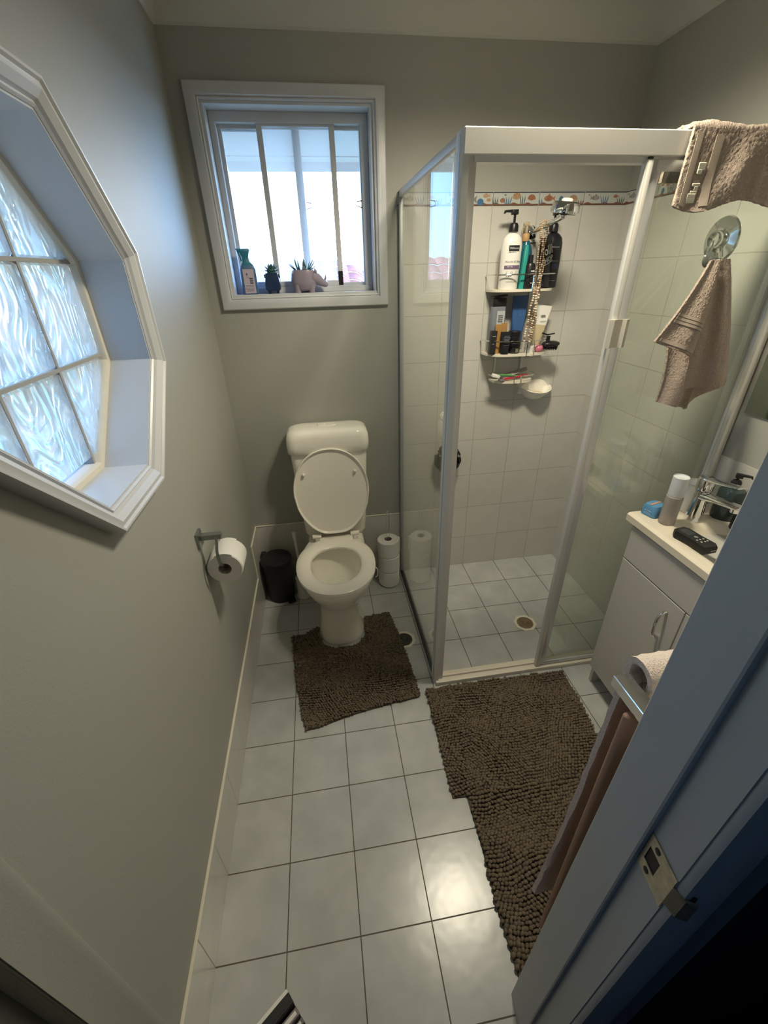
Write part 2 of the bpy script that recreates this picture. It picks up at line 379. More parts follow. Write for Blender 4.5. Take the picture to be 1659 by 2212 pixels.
b = B(); b.box(DX1, RX, YH, YD, -.05, CEIL); b.box(DX0, DX1, YH, YD, DH, CEIL)
struct('wall_front', b, [M['paint']], origin=(DX1, YD, 0))
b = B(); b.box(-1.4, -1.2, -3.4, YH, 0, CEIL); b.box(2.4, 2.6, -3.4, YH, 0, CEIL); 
for a in ((-1.4, -.85, 0, CEIL), (-.45, 2.6, 0, CEIL), (-.85, -.45, 0, 1.2), (-.85, -.45, 1.75, CEIL)): b.box(a[0], a[1], -3.6, -3.4, a[2], a[3])  # far hall wall; unseen opening added so sky light reaches the jamb
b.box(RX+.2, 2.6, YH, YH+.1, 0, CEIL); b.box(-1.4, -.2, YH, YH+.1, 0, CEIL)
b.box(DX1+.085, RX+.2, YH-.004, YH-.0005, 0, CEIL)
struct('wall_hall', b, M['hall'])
# cornice (coved)
def cornice(p0, p1, inward, up=2.305, ceil=CEIL):
    b = B(); prof = [(0, up), (0.003, up)]
    for k in range(7):
        a = PI/2*k/6; prof.append((0.095-0.085*math.cos(a)+0.0, up+0.006+0.082*math.sin(a)))
    prof += [(0.10, ceil), (0, ceil)]
    p0, p1, n = Vector(p0), Vector(p1), Vector(inward)
    rings = [[p + n*u + Vector((0, 0, v)) for u, v in prof] for p in (p0, p1)]
    b.loft(rings); return b
for i, (p0, p1, n) in enumerate((((0, -.0, 0), (RX, 0, 0), (0, -1, 0)), ((0, YD, 0), (0, 0, 0), (1, 0, 0)), ((RX, YD, 0), (RX, 0, 0), (-1, 0, 0)), ((0, YD, 0), (RX, YD, 0), (0, 1, 0)))):
    struct('trim_%d' % (i+1), cornice(p0, p1, n), M['paint_ceiling'], ang=20)
# tiling (slabs 6 mm proud of the plaster)
b = B(); b.box(0.815, RX, -0.004, 0.001, 0.0, 1.82)
obj('tiling', b, M['wall_tile_y'], wall_back)
b = B(); b.box(0.0, 0.815, -0.006, 0.001, 0.0, 0.4044)
obj('tiling', b, M['wall_tile_y'], wall_back)
b = B(); b.box(RX-.004, RX+.001, -0.84, 0.0, 0.0, 1.82)
b.box(RX-.004, RX+.001, -1.56, -0.84, 0.83, 1.01)
obj('tiling', b, M['wall_tile_x'], wall_right)
b = B(); b.box(0, .006, YD, 0, 0, .2022); b.box(0, .006, -.2, 0, .2022, .4044)
struct('baseboard_left', b, M['wall_tile_x'])
b = B(); 
for a in ((0, .008, YD, -.2, .2022, .207), (0, .008, -.2, -.006, .4044, .4092), (0, .008, -.2032, -.1988, .2022, .4092), (0, .815, -.008, 0, .4044, .4092)): b.box(*a, bev=.0015, seg=1)
struct('baseboard_cap', b, M['cream'])
b = B(); b.box(DX1+.0, RX, YD, YD+.006, 0, .2022); b.box(RX-.006, RX, -1.763, -.84, 0, .2022)
struct('baseboard_right', b, M['wall_tile_y'])

# decorated border of sea creatures
INK = [RGB('border_glaze', (0.50, 0.52, 0.50), .2), RGB('border_navy', (0.03, 0.03, 0.10), .3), RGB('border_rust', (0.20, 0.085, 0.06), .3), RGB('border_blue', (0.06, 0.16, 0.30), .3),
       RGB('border_orange', (0.36, 0.15, 0.08), .3), RGB('border_grey', (0.22, 0.19, 0.18), .3), RGB('border_ochre', (0.42, 0.28, 0.16), .3), RGB('border_green', (0.09, 0.13, 0.12), .3)]
def border(b, P, n):
    """P(u, v, w): u along the run in metres, v height, w off the wall; n tiles of 0.2 m"""
    cnt = [0]
    def poly(pts, mi, w=0.0009):
        cnt[0] = (cnt[0]+1) % 90; w += cnt[0]*4e-6; b.mi = mi; b.raw([P(u, v, w) for u, v in pts], [tuple(range(len(pts)))])
    def ell(cu, cv, a, c, mi, w=0.0009, k=12): poly([(cu+a*math.cos(2*PI*i/k), cv+c*math.sin(2*PI*i/k)) for i in range(k)], mi, w)
    def fish(cu, cv, s, mi, d=1, st=None):
        s *= 1.25
        ell(cu, cv, s, s*.5, mi); poly([(cu-d*s*.8, cv), (cu-d*s*1.5, cv+s*.5), (cu-d*s*1.3, cv), (cu-d*s*1.5, cv-s*.5)], mi)
        poly([(cu-s*.4, cv+s*.35), (cu+s*.1, cv+s*.85), (cu+s*.4, cv+s*.35)], mi)
        ell(cu+d*s*.6, cv+s*.1, s*.1, s*.1, 0, .0012, 6)
        if st is not None:
            for q in (-.3, 0, .3): poly([(cu+q*s, cv-s*.4), (cu+q*s+s*.1, cv-s*.4), (cu+q*s+s*.1, cv+s*.4), (cu+q*s, cv+s*.4)], st, .0012)
    def weed(cu, h, mi, k=4):
        for i in range(k):
            x = cu+(i-k/2)*.006; l = (i-k/2)*.004
            poly([(x-.002, .006), (x+.002, .006), (x+l+.0032, h*.6), (x+l*1.8, h)], mi)
    def shell(cu, cv, s, mi):
        s *= 1.1
        poly([(cu+s*math.cos(a)*(1), cv+s*.9*math.sin(a)) for a in [PI*i/8 for i in range(9)]]+[(cu, cv-s*.3)], mi)
        for a in (.3, .5, .7): poly([(cu, cv-s*.2), (cu+s*math.cos(PI*a), cv+s*.85*math.sin(PI*a)), (cu+s*math.cos(PI*a+.12), cv+s*.85*math.sin(PI*a+.12))], 2, .0012)
    for i in range(n):
        u0 = i*.2+.0015; u1 = (i+1)*.2-.0015; b.mi = 0
        b.raw([P(u, v, w) for w in (-.001, .0004) for u, v in ((u0, .002), (u1, .002), (u1, .046), (u0, .046))], [(3, 2, 1, 0), (4, 5, 6, 7), (0, 1, 5, 4), (1, 2, 6, 5), (2, 3, 7, 6), (3, 0, 4, 7)])
        poly([(u0, .0432), (u1, .0432), (u1, .046), (u0, .046)], 1); poly([(u0, .002), (u1, .002), (u1, .0062), (u0, .0062)], 2)
        for q in range(3): c = u0+.02+q*.07+random.uniform(-.01, .01); poly([(c-.02, .0048), (c+.02, .0048), (c+.004, .010), (c-.004, .011)], 2)
        k = i % 4
        if k == 0: fish(u0+.05, .025, .013, 5, 1, 0); weed(u0+.095, .035, 3); fish(u0+.14, .030, .008, 4, -1); weed(u0+.17, .03, 7); ell(u0+.02, .035, .004, .003, 4)
        elif k == 1:
            fish(u0+.02, .037, .006, 4); fish(u0+.045, .034, .007, 4, -1); ell(u0+.025, .018, .009, .009, 3); weed(u0+.065, .036, 7, 3); fish(u0+.09, .022, .022, 5, -1, 0)
            ell(u0+.145, .013, .014, .012, 3); fish(u0+.168, .034, .010, 6, -1); shell(u0+.18, .017, .009, 6)
        elif k == 2:
            weed(u0+.012, .03, 7, 3); ell(u0+.04, .018, .011, .008, 4); weed(u0+.065, .032, 3, 4); shell(u0+.10, .026, .018, 6); weed(u0+.13, .036, 7, 3); shell(u0+.165, .022, .016, 4); ell(u0+.05, .036, .005, .002, 7)
        else:
            weed(u0+.01, .025, 3, 2); fish(u0+.04, .024, .016, 4, -1, 2)
            for a in range(9): poly([(u0+.095, .008), (u0+.0965, .008), (u0+.096+.016*math.cos(PI*a/8), .012+.026*math.sin(PI*(a+.5)/9))], 3)
            ell(u0+.096, .02, .010, .012, 3); shell(u0+.15, .018, .018, 6); weed(u0+.185, .02, 2, 4)
    b.mi = 0
b = B(); border(b, lambda u, v, w: (0.795+u, -0.004-w, 1.82+v), 5)
for v in b.bm.verts: v.co.x = min(v.co.x, RX-.004)
struct('trim_5', b, INK)
b = B(); border(b, lambda u, v, w: (RX-.004-w, -u, 1.82+v), 4)
struct('trim_6', b, INK)

# ------------------------------------------------------------------ window_1 (sliding window in the back wall)
win = bpy.data.objects.new('window_1', None); sc.collection.objects.link(win); win['kind'] = 'structure'; win.location = (0.405, 0, 1.5); ORG['window_1'] = Vector(win.location)
b = B()
def casing(b, x0, x1, z0, z1, w, proud):
    """mitred architrave with a moulded profile round a rectangular opening"""
    prof = [(0, 0), (0, proud*.55), (.004, proud*.65), (.007, proud*.5), (.011, proud*.9), (w*.55, proud), (w-.004, proud*.8), (w, proud*.5), (w, 0)]
    rings = []
    for sx, sz in ((0, 0), (1, 0), (1, 1), (0, 1), (0, 0)):
        rings.append([((x1+u) if sx else (x0-u), -p, (z1+u) if sz else (z0-u)) for u, p in prof])
    b.loft(rings, cap0=False, cap1=False)
casing(b, wx0+.002, wx1-.002, wz0+.002, wz1-.002, 0.047, 0.022)
obj('architrave', b, M['trim'], win, ang=25)
b = B()
for a in ((wx0, wx0+.012, 0, .13, wz0, wz1), (wx1-.012, wx1, 0, .13, wz0, wz1), (wx0, wx1, 0, .13, wz1-.012, wz1), (wx0, wx1, -.006, .13, wz0, wz0+.012)):
    k_ = .0006*(a[5]-a[4] < .1); b.box(a[0], a[1], a[2]-k_, a[3], a[4]-0, a[5], bev=.001, seg=1)
obj('reveal', b, M['trim'], win)
fx0, fx1, fz0, fz1 = wx0+.012, wx1-.012, wz0+.012, wz1-.012
b = B(); 
for a in ((fx0, fx0+.022, .07, .15, fz0, fz1), (fx1-.03, fx1, .07, .15, fz0, fz1), (fx0, fx1, .07, .15, fz1-.032, fz1), (fx0, fx1, .07, .15, fz0, fz0+.022), (fx0, fx1, .098, .102, fz1-.045, fz1), (fx0, fx1, .098, .102, fz0, fz0+.034), (fx1-.034, fx1-.0265, .08, .086, fz0+.001, fz1-.001)):
    k_ = .0006*(a[5]-a[4] < .1); b.box(a[0]+k_, a[1]-k_, a[2]-k_, a[3]+k_, a[4], a[5], bev=.0015, seg=1)
obj('window_frame', b, M['trim'], win)
def sash(x0, x1, y0, y1, st, name):
    b = B(); z0, z1 = fz0+.022, fz1-.030
    for a in ((x0, x0+st, y0, y1, z0, z1), (x1-st, x1, y0, y1, z0, z1), (x0, x1, y0, y1, z1-.010, z1), (x0, x1, y0, y1, z0, z0+.022)):
        k_ = .0006*(a[5]-a[4] < .1); b.box(a[0]+k_, a[1]-k_, a[2]-k_, a[3]+k_, a[4], a[5], bev=.0015, seg=1)
    s = obj(name, b, M['trim'], win)
    g = B(); g.box(x0+st-.004, x1-st+.004, (y0+y1)/2-.002, (y0+y1)/2+.002, z0+.018, z1-.008); obj('pane', g, M['frost'], s)
    return s
s1 = sash(0.276, 0.568, .078, .096, .021, 'sliding_sash'); s2 = sash(fx0+.006, 0.435, .105, .125, .030, 'fixed_sash')
b = B(); b.box(fx0+.0225, fx0+.030, .126, .132, fz0+.02, fz1-.03); b.box(fx0+.022, .28, .126, .132, fz1-.046, fz1-.032); obj('dark_part', b, M['dark_part'], win)  # thin dark strips along the left and top pane edges
b = B(); b.box(0.5475, 0.5675, .0765, .0785, fz0+.024, fz0+.078, bev=.001, seg=1); obj('stopper', b, M['black'], s1)
for par, xx, yy in ((s2, .437, .112), (win, fx1-.032, .075)):
    b = B(); b.tube([(xx, yy, 1.850), (xx+(.02 if par is s2 else -.02), yy-.004, 1.846), (xx+(.022 if par is s2 else -.022), yy-.004, 1.832), (xx+.001*0, yy, 1.826)], .0022, 6)
    obj('latch', b, M['dark_part'], par)

# ------------------------------------------------------------------ window_2 (octagonal glass-block window)
w2 = bpy.data.objects.new('window_2', None); sc.collection.objects.link(w2); w2['kind'] = 'structure'; w2.location = (0, OC[0], OC[1]-.357); ORG['window_2'] = Vector(w2.location)
b = B(); prof = [(.303, 0), (.303, .010), (.309, .014), (.314, .011), (.318, .011), (.324, .018), (.345, .027), (.362, .025), (.368, .030), (.376, .030), (.380, .024), (.380, 0)]
rings = [[(p, *octo(.313+(h-.303)*.571)[k]) for h, p in prof] for k in list(range(8))+[0]]
b.loft(rings, cap0=False, cap1=False); obj('architrave', b, M['trim'], w2, ang=25)
b = B(); rings = [[(x, *octo(h)[k]) for h, x in ((.316, .0), (.316, -.2), (.309, -.2), (.309, .008), (.316, .008))] for k in list(range(8))+[0]]
b.loft(rings, cap0=False, cap1=False); obj('reveal', b, M['trim'], w2)
b = B(); rings = [[(x, *octo(h)[k]) for h, x in ((.310, -.086), (.310, -.14), (.293, -.14), (.293, -.092), (.297, -.086))] for k in list(range(8))+[0]]
b.loft(rings, cap0=False, cap1=False); obj('inner_frame', b, M['cream'], w2)
# grout grid between the blocks
b = B()
for q in (-.097, .097):
    L = .300
    b.box(-.14, -.0965, OC[0]+q-.0036, OC[0]+q+.0036, OC[1]-L, OC[1]+L); b.box(-.14, -.0960, OC[0]-L, OC[0]+L, OC[1]+.007+q-.0036, OC[1]+.007+q+.0036)
obj('grout', b, RGB('block_grout', (.36, .36, .35), .8), w2)
def glassblock_mat():
    m = bpy.data.materials.new('wavy_glass_block'); m.use_nodes = True; t = m.node_tree; t.nodes.clear(); L = t.links.new
    out = t.nodes.new('ShaderNodeOutputMaterial'); g = t.nodes.new('ShaderNodeNewGeometry')
    mp = t.nodes.new('ShaderNodeMapping'); mp.inputs['Scale'].default_value = (1, 10, 5); mp.inputs['Rotation'].default_value = (0.25, 0, 0); L(g.outputs['Position'], mp.inputs[0])
    n = t.nodes.new('ShaderNodeTexNoise'); n.inputs['Scale'].default_value = 1.0; n.inputs['Detail'].default_value = 1.0; n.inputs['Distortion'].default_value = 3.4; L(mp.outputs[0], n.inputs['Vector'])
    bp = t.nodes.new('ShaderNodeBump'); bp.inputs['Distance'].default_value = 0.035; bp.inputs['Strength'].default_value = 1.0; L(n.outputs[0], bp.inputs['Height'])
    gl = t.nodes.new('ShaderNodeBsdfGlass'); gl.inputs['IOR'].default_value = 1.5; gl.inputs['Roughness'].default_value = 0.04; gl.inputs['Color'].default_value = (1, .98, .93, 1); L(bp.outputs[0], gl.inputs['Normal'])
    tl = t.nodes.new('ShaderNodeBsdfTranslucent'); tl.inputs[0].default_value = (1.0, .95, .86, 1); L(bp.outputs[0], tl.inputs['Normal'])
    tr = t.nodes.new('ShaderNodeBsdfTransparent'); tr.inputs[0].default_value = (1.0, .96, .88, 1)
    a = t.nodes.new('ShaderNodeMixShader'); a.inputs[0].default_value = .35; L(tl.outputs[0], a.inputs[1]); L(tr.outputs[0], a.inputs[2])
    c = t.nodes.new('ShaderNodeMixShader'); c.inputs[0].default_value = .35; L(gl.outputs[0], c.inputs[1]); L(a.outputs[0], c.inputs[2])
    L(c.outputs[0], out.inputs[0]); return m
M['block'] = glassblock_mat()
def clip_oct(poly, hw):
    pts = octo(hw)
    for i in range(8):
        a, c = pts[i], pts[(i+1) % 8]; res = []
        def side(p): return (c[0]-a[0])*(p[1]-a[1])-(c[1]-a[1])*(p[0]-a[0])
        for j in range(len(poly)):
            p, q = poly[j], poly[(j+1) % len(poly)]; sp, sq = side(p), side(q)
            if sp >= 0: res.append(p)
            if sp*sq < 0: tt = sp/(sp-sq); res.append((p[0]+(q[0]-p[0])*tt, p[1]+(q[1]-p[1])*tt))
        poly = res
        if len(poly) < 3: return None
    return poly
for i in (-1, 0, 1):
    for j in (-1, 0, 1):
        cy, cz = OC[0]+i*.194, OC[1]+.007+j*.194; h = .0935 
        p = clip_oct([(cy-h, cz-h), (cy+h, cz-h), (cy+h, cz+h), (cy-h, cz+h)], .297)
        if not p: continue
        mc = (sum(q[0] for q in p)/len(p), sum(q[1] for q in p)/len(p))
        sh = [(mc[0]+(q[0]-mc[0])*.94, mc[1]+(q[1]-mc[1])*.94) for q in p]
        b = B(); b.loft([[(-.103, *q) for q in p], [(-.095, *q) for q in sh]], cap0=True, cap1=True)
        obj('glass_block', b, M['block'], w2, ang=25)

# ------------------------------------------------------------------ door frame (door_1)
dj = bpy.data.objects.new('door_1', None); sc.collection.objects.link(dj); dj['kind'] = 'structure'; dj.location = (0.755, -1.8, 0); ORG['door_1'] = Vector(dj.location)
def lean(b):
    for v in b.bm.verts: v.co.x += .026*v.co.z+.14*min(0, v.co.y+1.765)
    return b
b = B()
b.prism([(0.8352, YD+.001), (0.7590, YD+.001), (0.7565, YD-.0015), (0.7565, -1.836), (0.758, -1.8385), (0.766, -1.8385), (0.766, -1.8885), (.8352, -1.8885)], 0.0, DH)
obj('right_jamb', lean(b), M['jamb'], dj, ang=30)
b = B(); b.prism([(0.768, YH), (0.768, -1.893), (0.771, -1.899), (0.777, -1.901), (0.783, -1.8985), (0.795, -1.906), (0.812, -1.9085), (0.816, -1.906), (0.880, -1.900), (.880, YH)], 0, DH+.07)
obj('architrave', lean(b), M['jamb'], dj, ang=35)
b = B(); b.prism([(-0.005, YD+.016), (.003, YD+.014), (.0045, YD+.006), (.003, YD-.002), (.002, -1.812), (-.034, -1.8135), (-.034, -1.888), (-.2, -1.888), (-.2, -1.8132), (-.0045, -1.8132), (-.0045, YD+.016)], 0, DH)
obj('left_jamb', b, M['paint'], dj, ang=30)
b = B(); b.prism([(-.012, YH), (-.012, -1.893), (-.016, -1.899), (-.024, -1.901), (-.031, -1.8985), (-.051, -1.906), (-.081, -1.9085), (-.086, -1.906), (-.086, YH)], 0, DH+.07)
obj('architrave', b, M['jamb'], dj, ang=35)
b = B(); b.box(-.01, DX1+.01, YH-.0, YD, DH-.025, DH); b.box(-.086, .850, YH-.018, YH, DH, DH+.07); obj('head_jamb', b, M['jamb'], dj)
# strike plate on the rebate
b = B(); zc = .945
b.mi = 0
pl = [(-1.8405, -.034), (-1.880, -.034), (-1.880, .034), (-1.8405, .034)]
b.box(.7643, .7662, -1.8455, -1.8400, zc-.034, zc+.034); b.box(.7643, .7662, -1.8880, -1.8655, zc-.034, zc+.034)
b.box(.7643, .7662, -1.8655, -1.8455, zc+.014, zc+.034); b.box(.7643, .7662, -1.8655, -1.8455, zc-.034, zc-.014)
b.prism([(.7643, -1.888), (.7662, -1.888), (.7730, -1.9005), (.7830, -1.9065), (.7820, -1.9085), (.7705, -1.9025)], zc-.020, zc+.020)
sp_ = obj('strike_plate', lean(b), M['brass'], dj)
b = B(); b.box(.7658, .7675, -1.8655, -1.8455, zc-.014, zc+.014); obj('latch_hole', lean(b), M['blackmat'], sp_)
for z_ in (-.024, .024):
    b = B(); b.lathe([(.0042, 0), (.0042, .0008), (.002, .0014)], Mx=Matrix.Translation((.7643, -1.8555, zc+z_)) @ Matrix.Rotation(-PI/2, 4, 'Y'), seg=12); obj('screw', lean(b), M['dark_part'], sp_)

# ================================================================== OUTSIDE
b = B(); b.box(-1.2, 2.2, .2, .95, 2.13, 2.16); b.box(-1.2, 2.2, .94, .965, 2.09, 2.26); b.box(-1.2, 2.2, .80, .81, 2.125, 2.13)
tag(obj('eave', b, RGB('eave_paint', (.42, .43, .45), .7)), 'pale painted eave lining above the sliding window outside', 'eave')
rf = thing('roof', 'terracotta tiled neighbouring roof seen through the open window gap', 'roof', (0, 5, .9))
b = B()
for r_ in range(14):
    def f(u, v, r_=r_):
        x = -6+u*12; s_ = (r_+v*1.05)/14; top = 1.83-.37*max(0, x-1.0); low = -.2
        return (x, 4.2+s_*(top-low)/.42*.86, low+(top-low)*s_+.035*abs(math.sin(x*PI/.30))+.03*(1-v))
    b.sheet(f, 200, 1, .012)
obj('roof_tiles', b, RGB('terracotta', (.24, .055, .03), .8, var=.3, varscale=5), rf)
b = B(); b.box(-5.8, 5.8, 4.35, 7, -1.5, -.15); obj('gable_wall', b, RGB('render', (.5, .47, .42), .8), rf)
tr_ = thing('tree', 'sparse tree far behind the neighbouring roof', 'tree', (2.9, 14, 0))
b = B(); b.tube([(2.9, 14, -1), (2.92, 14, 2), (3.05, 14, 3.1)], [.07, .05, .03], 8)
for k in range(7): a = random.uniform(-1, 1); b.tube([(2.95, 14, 2+k*.12), (2.95+a*.5, 14, 2.4+k*.14)], .015, 5)
obj('trunk', b, RGB('bark', (.05, .04, .03), .9), tr_)
b = B()
for k in range(60):
    c = Vector((3.0+random.gauss(0, .35), 14+random.gauss(0, .2), 2.9+random.gauss(0, .35))); a = random.uniform(0, PI)
    b.raw([c, c+Vector((.1*math.cos(a), .02, .1*math.sin(a))), c+Vector((.2*math.cos(a), 0, .2*math.sin(a))), c+Vector((.1*math.cos(a)+.03, -.02, .1*math.sin(a)-.03))], [(0, 1, 2, 3)])
o = obj('foliage', b, RGB('leaf_far', (.03, .06, .03), .8), tr_); o['kind'] = 'stuff'
b = B(); b.box(-30, 30, .3, 60, -1.6, -1.5); 
tag(obj('ground', b, RGB('lawn', (.10, .13, .06), .9)), 'ground outside beyond the wall', 'ground')

# ================================================================== CEILING LAMP
cl = thing('heat_lamp_fixture', 'white ceiling heat lamp panel with two round bulbs above the shower entry', 'ceiling light', (1.03, -.86, CEIL))
b = B(); b.box(.87, 1.19, -1.0, -.72, CEIL-.03, CEIL, bev=.01); obj('housing', b, M['white_pl'], cl)
for i, dx in enumerate((-.075, .075)):
    b = B(); b.lathe([(.0, -.058), (.022, -.056), (.040, -.048), (.048, -.036), (.040, -.012), (.03, -.006)], (1.03+dx, -.86, CEIL-.02), 24)
    obj('bulb', b, mat('bulb_glow_%d' % i, (1.0, .80, .50), .4, emis=6), cl)
    l = bpy.data.lights.new('lamp', 'SPOT'); l.energy = LAMP_W; l.color = (1.0, .91, .70); l.shadow_soft_size = .06; l.spot_size = math.radians(164); l.spot_blend = .8
    o = bpy.data.objects.new('lamp', l); sc.collection.objects.link(o); o.location = (1.03+dx, -.86, CEIL-.13)

# ================================================================== TOILET
CX = .426
to = thing('toilet', 'white close-coupled toilet with the lid raised, below the sliding window', 'toilet', (CX, -.3, 0))
def oval(cx, cy, z, rx, ryf, ryb, n=40, p=2.2, yfac=1.0):
    out = []
    for k in range(n):
        a = 2*PI*k/n; c, s = math.cos(a), math.sin(a)
        x = math.copysign(abs(c)**(2/p), c)*rx; y = math.copysign(abs(s)**(2/p), s)
        out.append((cx+x, cy+y*(ryb if y > 0 else ryf), z))
    return out
b = B()
cyc = -.40; pcx = .418
S = [(0, .112, .135, .26, 2.6), (.012, .114, .139, .265, 2.6), (.03, .108, .132, .26, 2.6), (.10, .100, .120, .26, 2.6), (.17, .098, .112, .27, 2.5), (.215, .104, .125, .28, 2.3),
     (.25, .122, .160, .29, 2.2), (.30, .150, .200, .30, 2.15), (.345, .168, .228, .31, 2.1), (.375, .174, .238, .31, 2.1), (.392, .172, .236, .31, 2.1), (.398, .165, .228, .30, 2.1)]
rings = [oval(pcx, cyc, z, rx, rf_, rb_, p=p) for z, rx, rf_, rb_, p in S]
I = [(.398, .125, .180, .155, 2.1), (.385, .118, .172, .148, 2.1), (.36, .120, .172, .150, 2.1), (.30, .108, .150, .135, 2.1), (.25, .085, .115, .115, 2), (.21, .062, .08, .08, 2), (.19, .05, .06, .06, 2)]
rings += [oval(pcx, cyc, z, rx, rf_, rb_, p=p) for z, rx, rf_, rb_, p in I]
b.loft(rings, cap0=True, cap1=True); pan = obj('pan', b, M['ceramic'], to, ang=50)
b = B(); b.loft([oval(pcx, cyc, .235, .076, .10, .10, p=2), oval(pcx, cyc, .236, .0755, .0995, .0995, p=2)]); obj('water', b, M['water'], pan)
# shelf joining pan and cistern
b = B(); b.box(.285, .575, -.24, -.006, .30, .395, bev=.03, seg=4); obj('cistern_shelf', b, M['ceramic'], to, ang=50)
def ringseat(b, cx, cy, z0, z1, ro, ri, n=48, pb=2.4):
    """ro, ri = (rx, ryf, ryb); rounded top edges"""
    h = z1-z0; prof = [(0, z0), (0, z0+h*.6), (.12, z0+h*.85), (.35, z1), (.65, z1-.001), (.9, z0+h*.75), (1, z0+h*.45), (1, z0)]
    rings = []
    for t_, z in prof:
        A = oval(cx, cy, z, *[ro[i]*(1-t_)+ri[i]*t_ for i in range(3)], n=n, p=2.15)
        rings.append(A)
    rings.append(rings[0]); b.loft(rings, cap0=False, cap1=False)
b = B(); ringseat(b, pcx, -.42, .402, .424, (.184, .233, .215), (.117, .157, .13)); seat = obj('seat', b, M['seat'], to, ang=50)
b = B(); b.box(.345, .515, -.255, -.195, .402, .4245, bev=.006); obj('seat_back', b, M['seat'], seat)
for hx in (.335, .527):
    b = B(); b.tube([(hx-.022, -.205, .431), (hx+.022, -.205, .431)], .012, 14); b.box(hx-.010, hx+.010, -.215, -.195, .396, .432, bev=.003); obj('hinge', b, M['seat'], to)
# raised lid (leans on the cistern)
b = B(); Ml = Matrix.Translation((.43, -.212, .425)) @ Matrix.Rotation(math.radians(-4.5), 4, 'X')
def lidring(y, sc_, n=56):
    out = []
    for k in range(n):
        a = 2*PI*k/n; c, s = math.cos(a), math.sin(a)
        rx = .182*sc_; pq = 2.15 if s > 0 else 3.6; x = math.copysign(abs(c)**(2/pq), c)*rx; v_ = math.copysign(abs(s)**(2/pq), s)
        if s < 0: x *= 1-.40*abs(v_)**1.7
        zz = .240+v_*(.225 if s > 0 else .218)*sc_
        out.append((x, y, zz))
    return out
b.loft([lidring(.010, .93), lidring(.012, .985), lidring(.004, 1.0), lidring(-.008, 1.0), lidring(-.011, .985), lidring(-.008, .962), lidring(-.001, .945), lidring(.001, .5)], Mx=Ml)
lid = obj('lid', b, M['seat'], to, ang=50)
for bx, bz in ((-.125, .345), (.118, .345)):
    b = B(); b.sphere((bx, -.006, bz), (.0075, .010, .0075), 14, 8, Mx=Ml); obj('buffer', b, M['white_pl'], lid)
# cistern
b = B(); CC = .434
def rrect(cx, cy, z, hx, hy, r, n=6):
    out = []
    for sx, sy, a0 in ((1, 1, 0), (-1, 1, PI/2), (-1, -1, PI), (1, -1, 3*PI/2)):
        for k in range(n+1):
            a = a0+PI/2*k/n; out.append((cx+sx*(hx-r)+r*math.cos(a), cy+sy*(hy-r)+r*math.sin(a), z))
    return out
b.loft([rrect(CC, -.085, z, hx, hy, .03) for z, hx, hy in ((.395, .145, .065), (.42, .158, .072), (.6, .168, .075), (.80, .178, .078), (.87, .181, .079))])
cis = obj('cistern', b, M['ceramic'], to, ang=50)
b = B(); b.loft([rrect(CC, -.09, z, hx, hy, r) for z, hx, hy, r in ((.862, .186, .083, .035), (.866, .192, .087, .04), (.90, .193, .088, .042), (.935, .191, .087, .045), (.955, .184, .082, .05), (.966, .172, .072, .05), (.971, .150, .055, .045), (.972, .10, .02, .015))])
cl_ = obj('cistern_lid', b, M['ceramic'], cis, ang=60)
b = B(); b.loft([rrect(CC-.0, -.085, z, hx, hy, hy-.0005) for z, hx, hy in ((.9695, .047, .019), (.9745, .046, .018), (.975, .043, .015), (.9735, .042, .014))]); fb = obj('flush_plate', b, M['ceramic'], cis)
for s_, x0, x1 in (('a', -.039, -.014), ('b', -.008, .039)):
    b = B(); b.prism([(CC+x0, -.096), (CC+x1-(.0 if s_ == 'a' else 0), -.096), (CC+x1+(.008 if s_ == 'a' else 0), -.074), (CC+x0+(.008 if s_ == 'b' else 0), -.074)], .9725, .9775); obj('flush_button', b, M['seat'], cis)
# rim freshener hook
b = B(); b.tube([(.592, -.47, .39), (.600, -.47, .398), (.608, -.475, .385), (.606, -.478, .355), (.596, -.475, .345)], .0022, 8)
tag(obj('rim_hook', b, M['white_pl']), 'small white wire hook clipped on the toilet rim, right side', 'hook')

# ================================================================== BIN, BRUSH, ROLLS
bn = thing('pedal_bin', 'small black pedal bin left of the toilet', 'bin', (.098, -.105, 0))
b = B(); b.lathe([(.068, .002), (.072, .004), (.078, .235), (.080, .24)], (.098, -.105, 0), 40); obj('body', b, M['blackmat'], bn)
b = B(); b.lathe([(.083, .240), (.084, .252), (.080, .262), (.066, .268), (0, .270)], (.098, -.105, 0), 40); b.box(.012, .04, -.07, -.03, .235, .262, bev=.005); obj('lid', b, M['black'], bn)
b = B(); b.prism([(.125, -.165), (.165, -.150), (.178, -.185), (.140, -.200)], .010, .022); obj('pedal', b, M['black'], bn)
b = B(); b.lathe([(.070, 0), (.071, .006), (.067, .008)], (.098, -.105, 0), 40); obj('base_ring', b, M['black'], bn)
br = thing('toilet_brush', 'white toilet brush in its holder between bin and toilet pan', 'toilet brush', (.222, -.125, 0))
b = B(); b.lathe([(.040, 0), (.043, .004), (.042, .01), (.036, .02), (.035, .12), (.037, .125), (.030, .126)], (.222, -.125, 0), 28); obj('holder', b, M['white_pl'], br)
b = B(); b.lathe([(.012, .12), (.013, .15), (.0085, .18), (.0075, .34), (.010, .385), (.009, .40), (0, .405)], (.222, -.112, 0), 16, Mx=rot((.222, -.112, .12), rx=-.10, ry=-.05)); obj('handle', b, M['white_pl'], br)

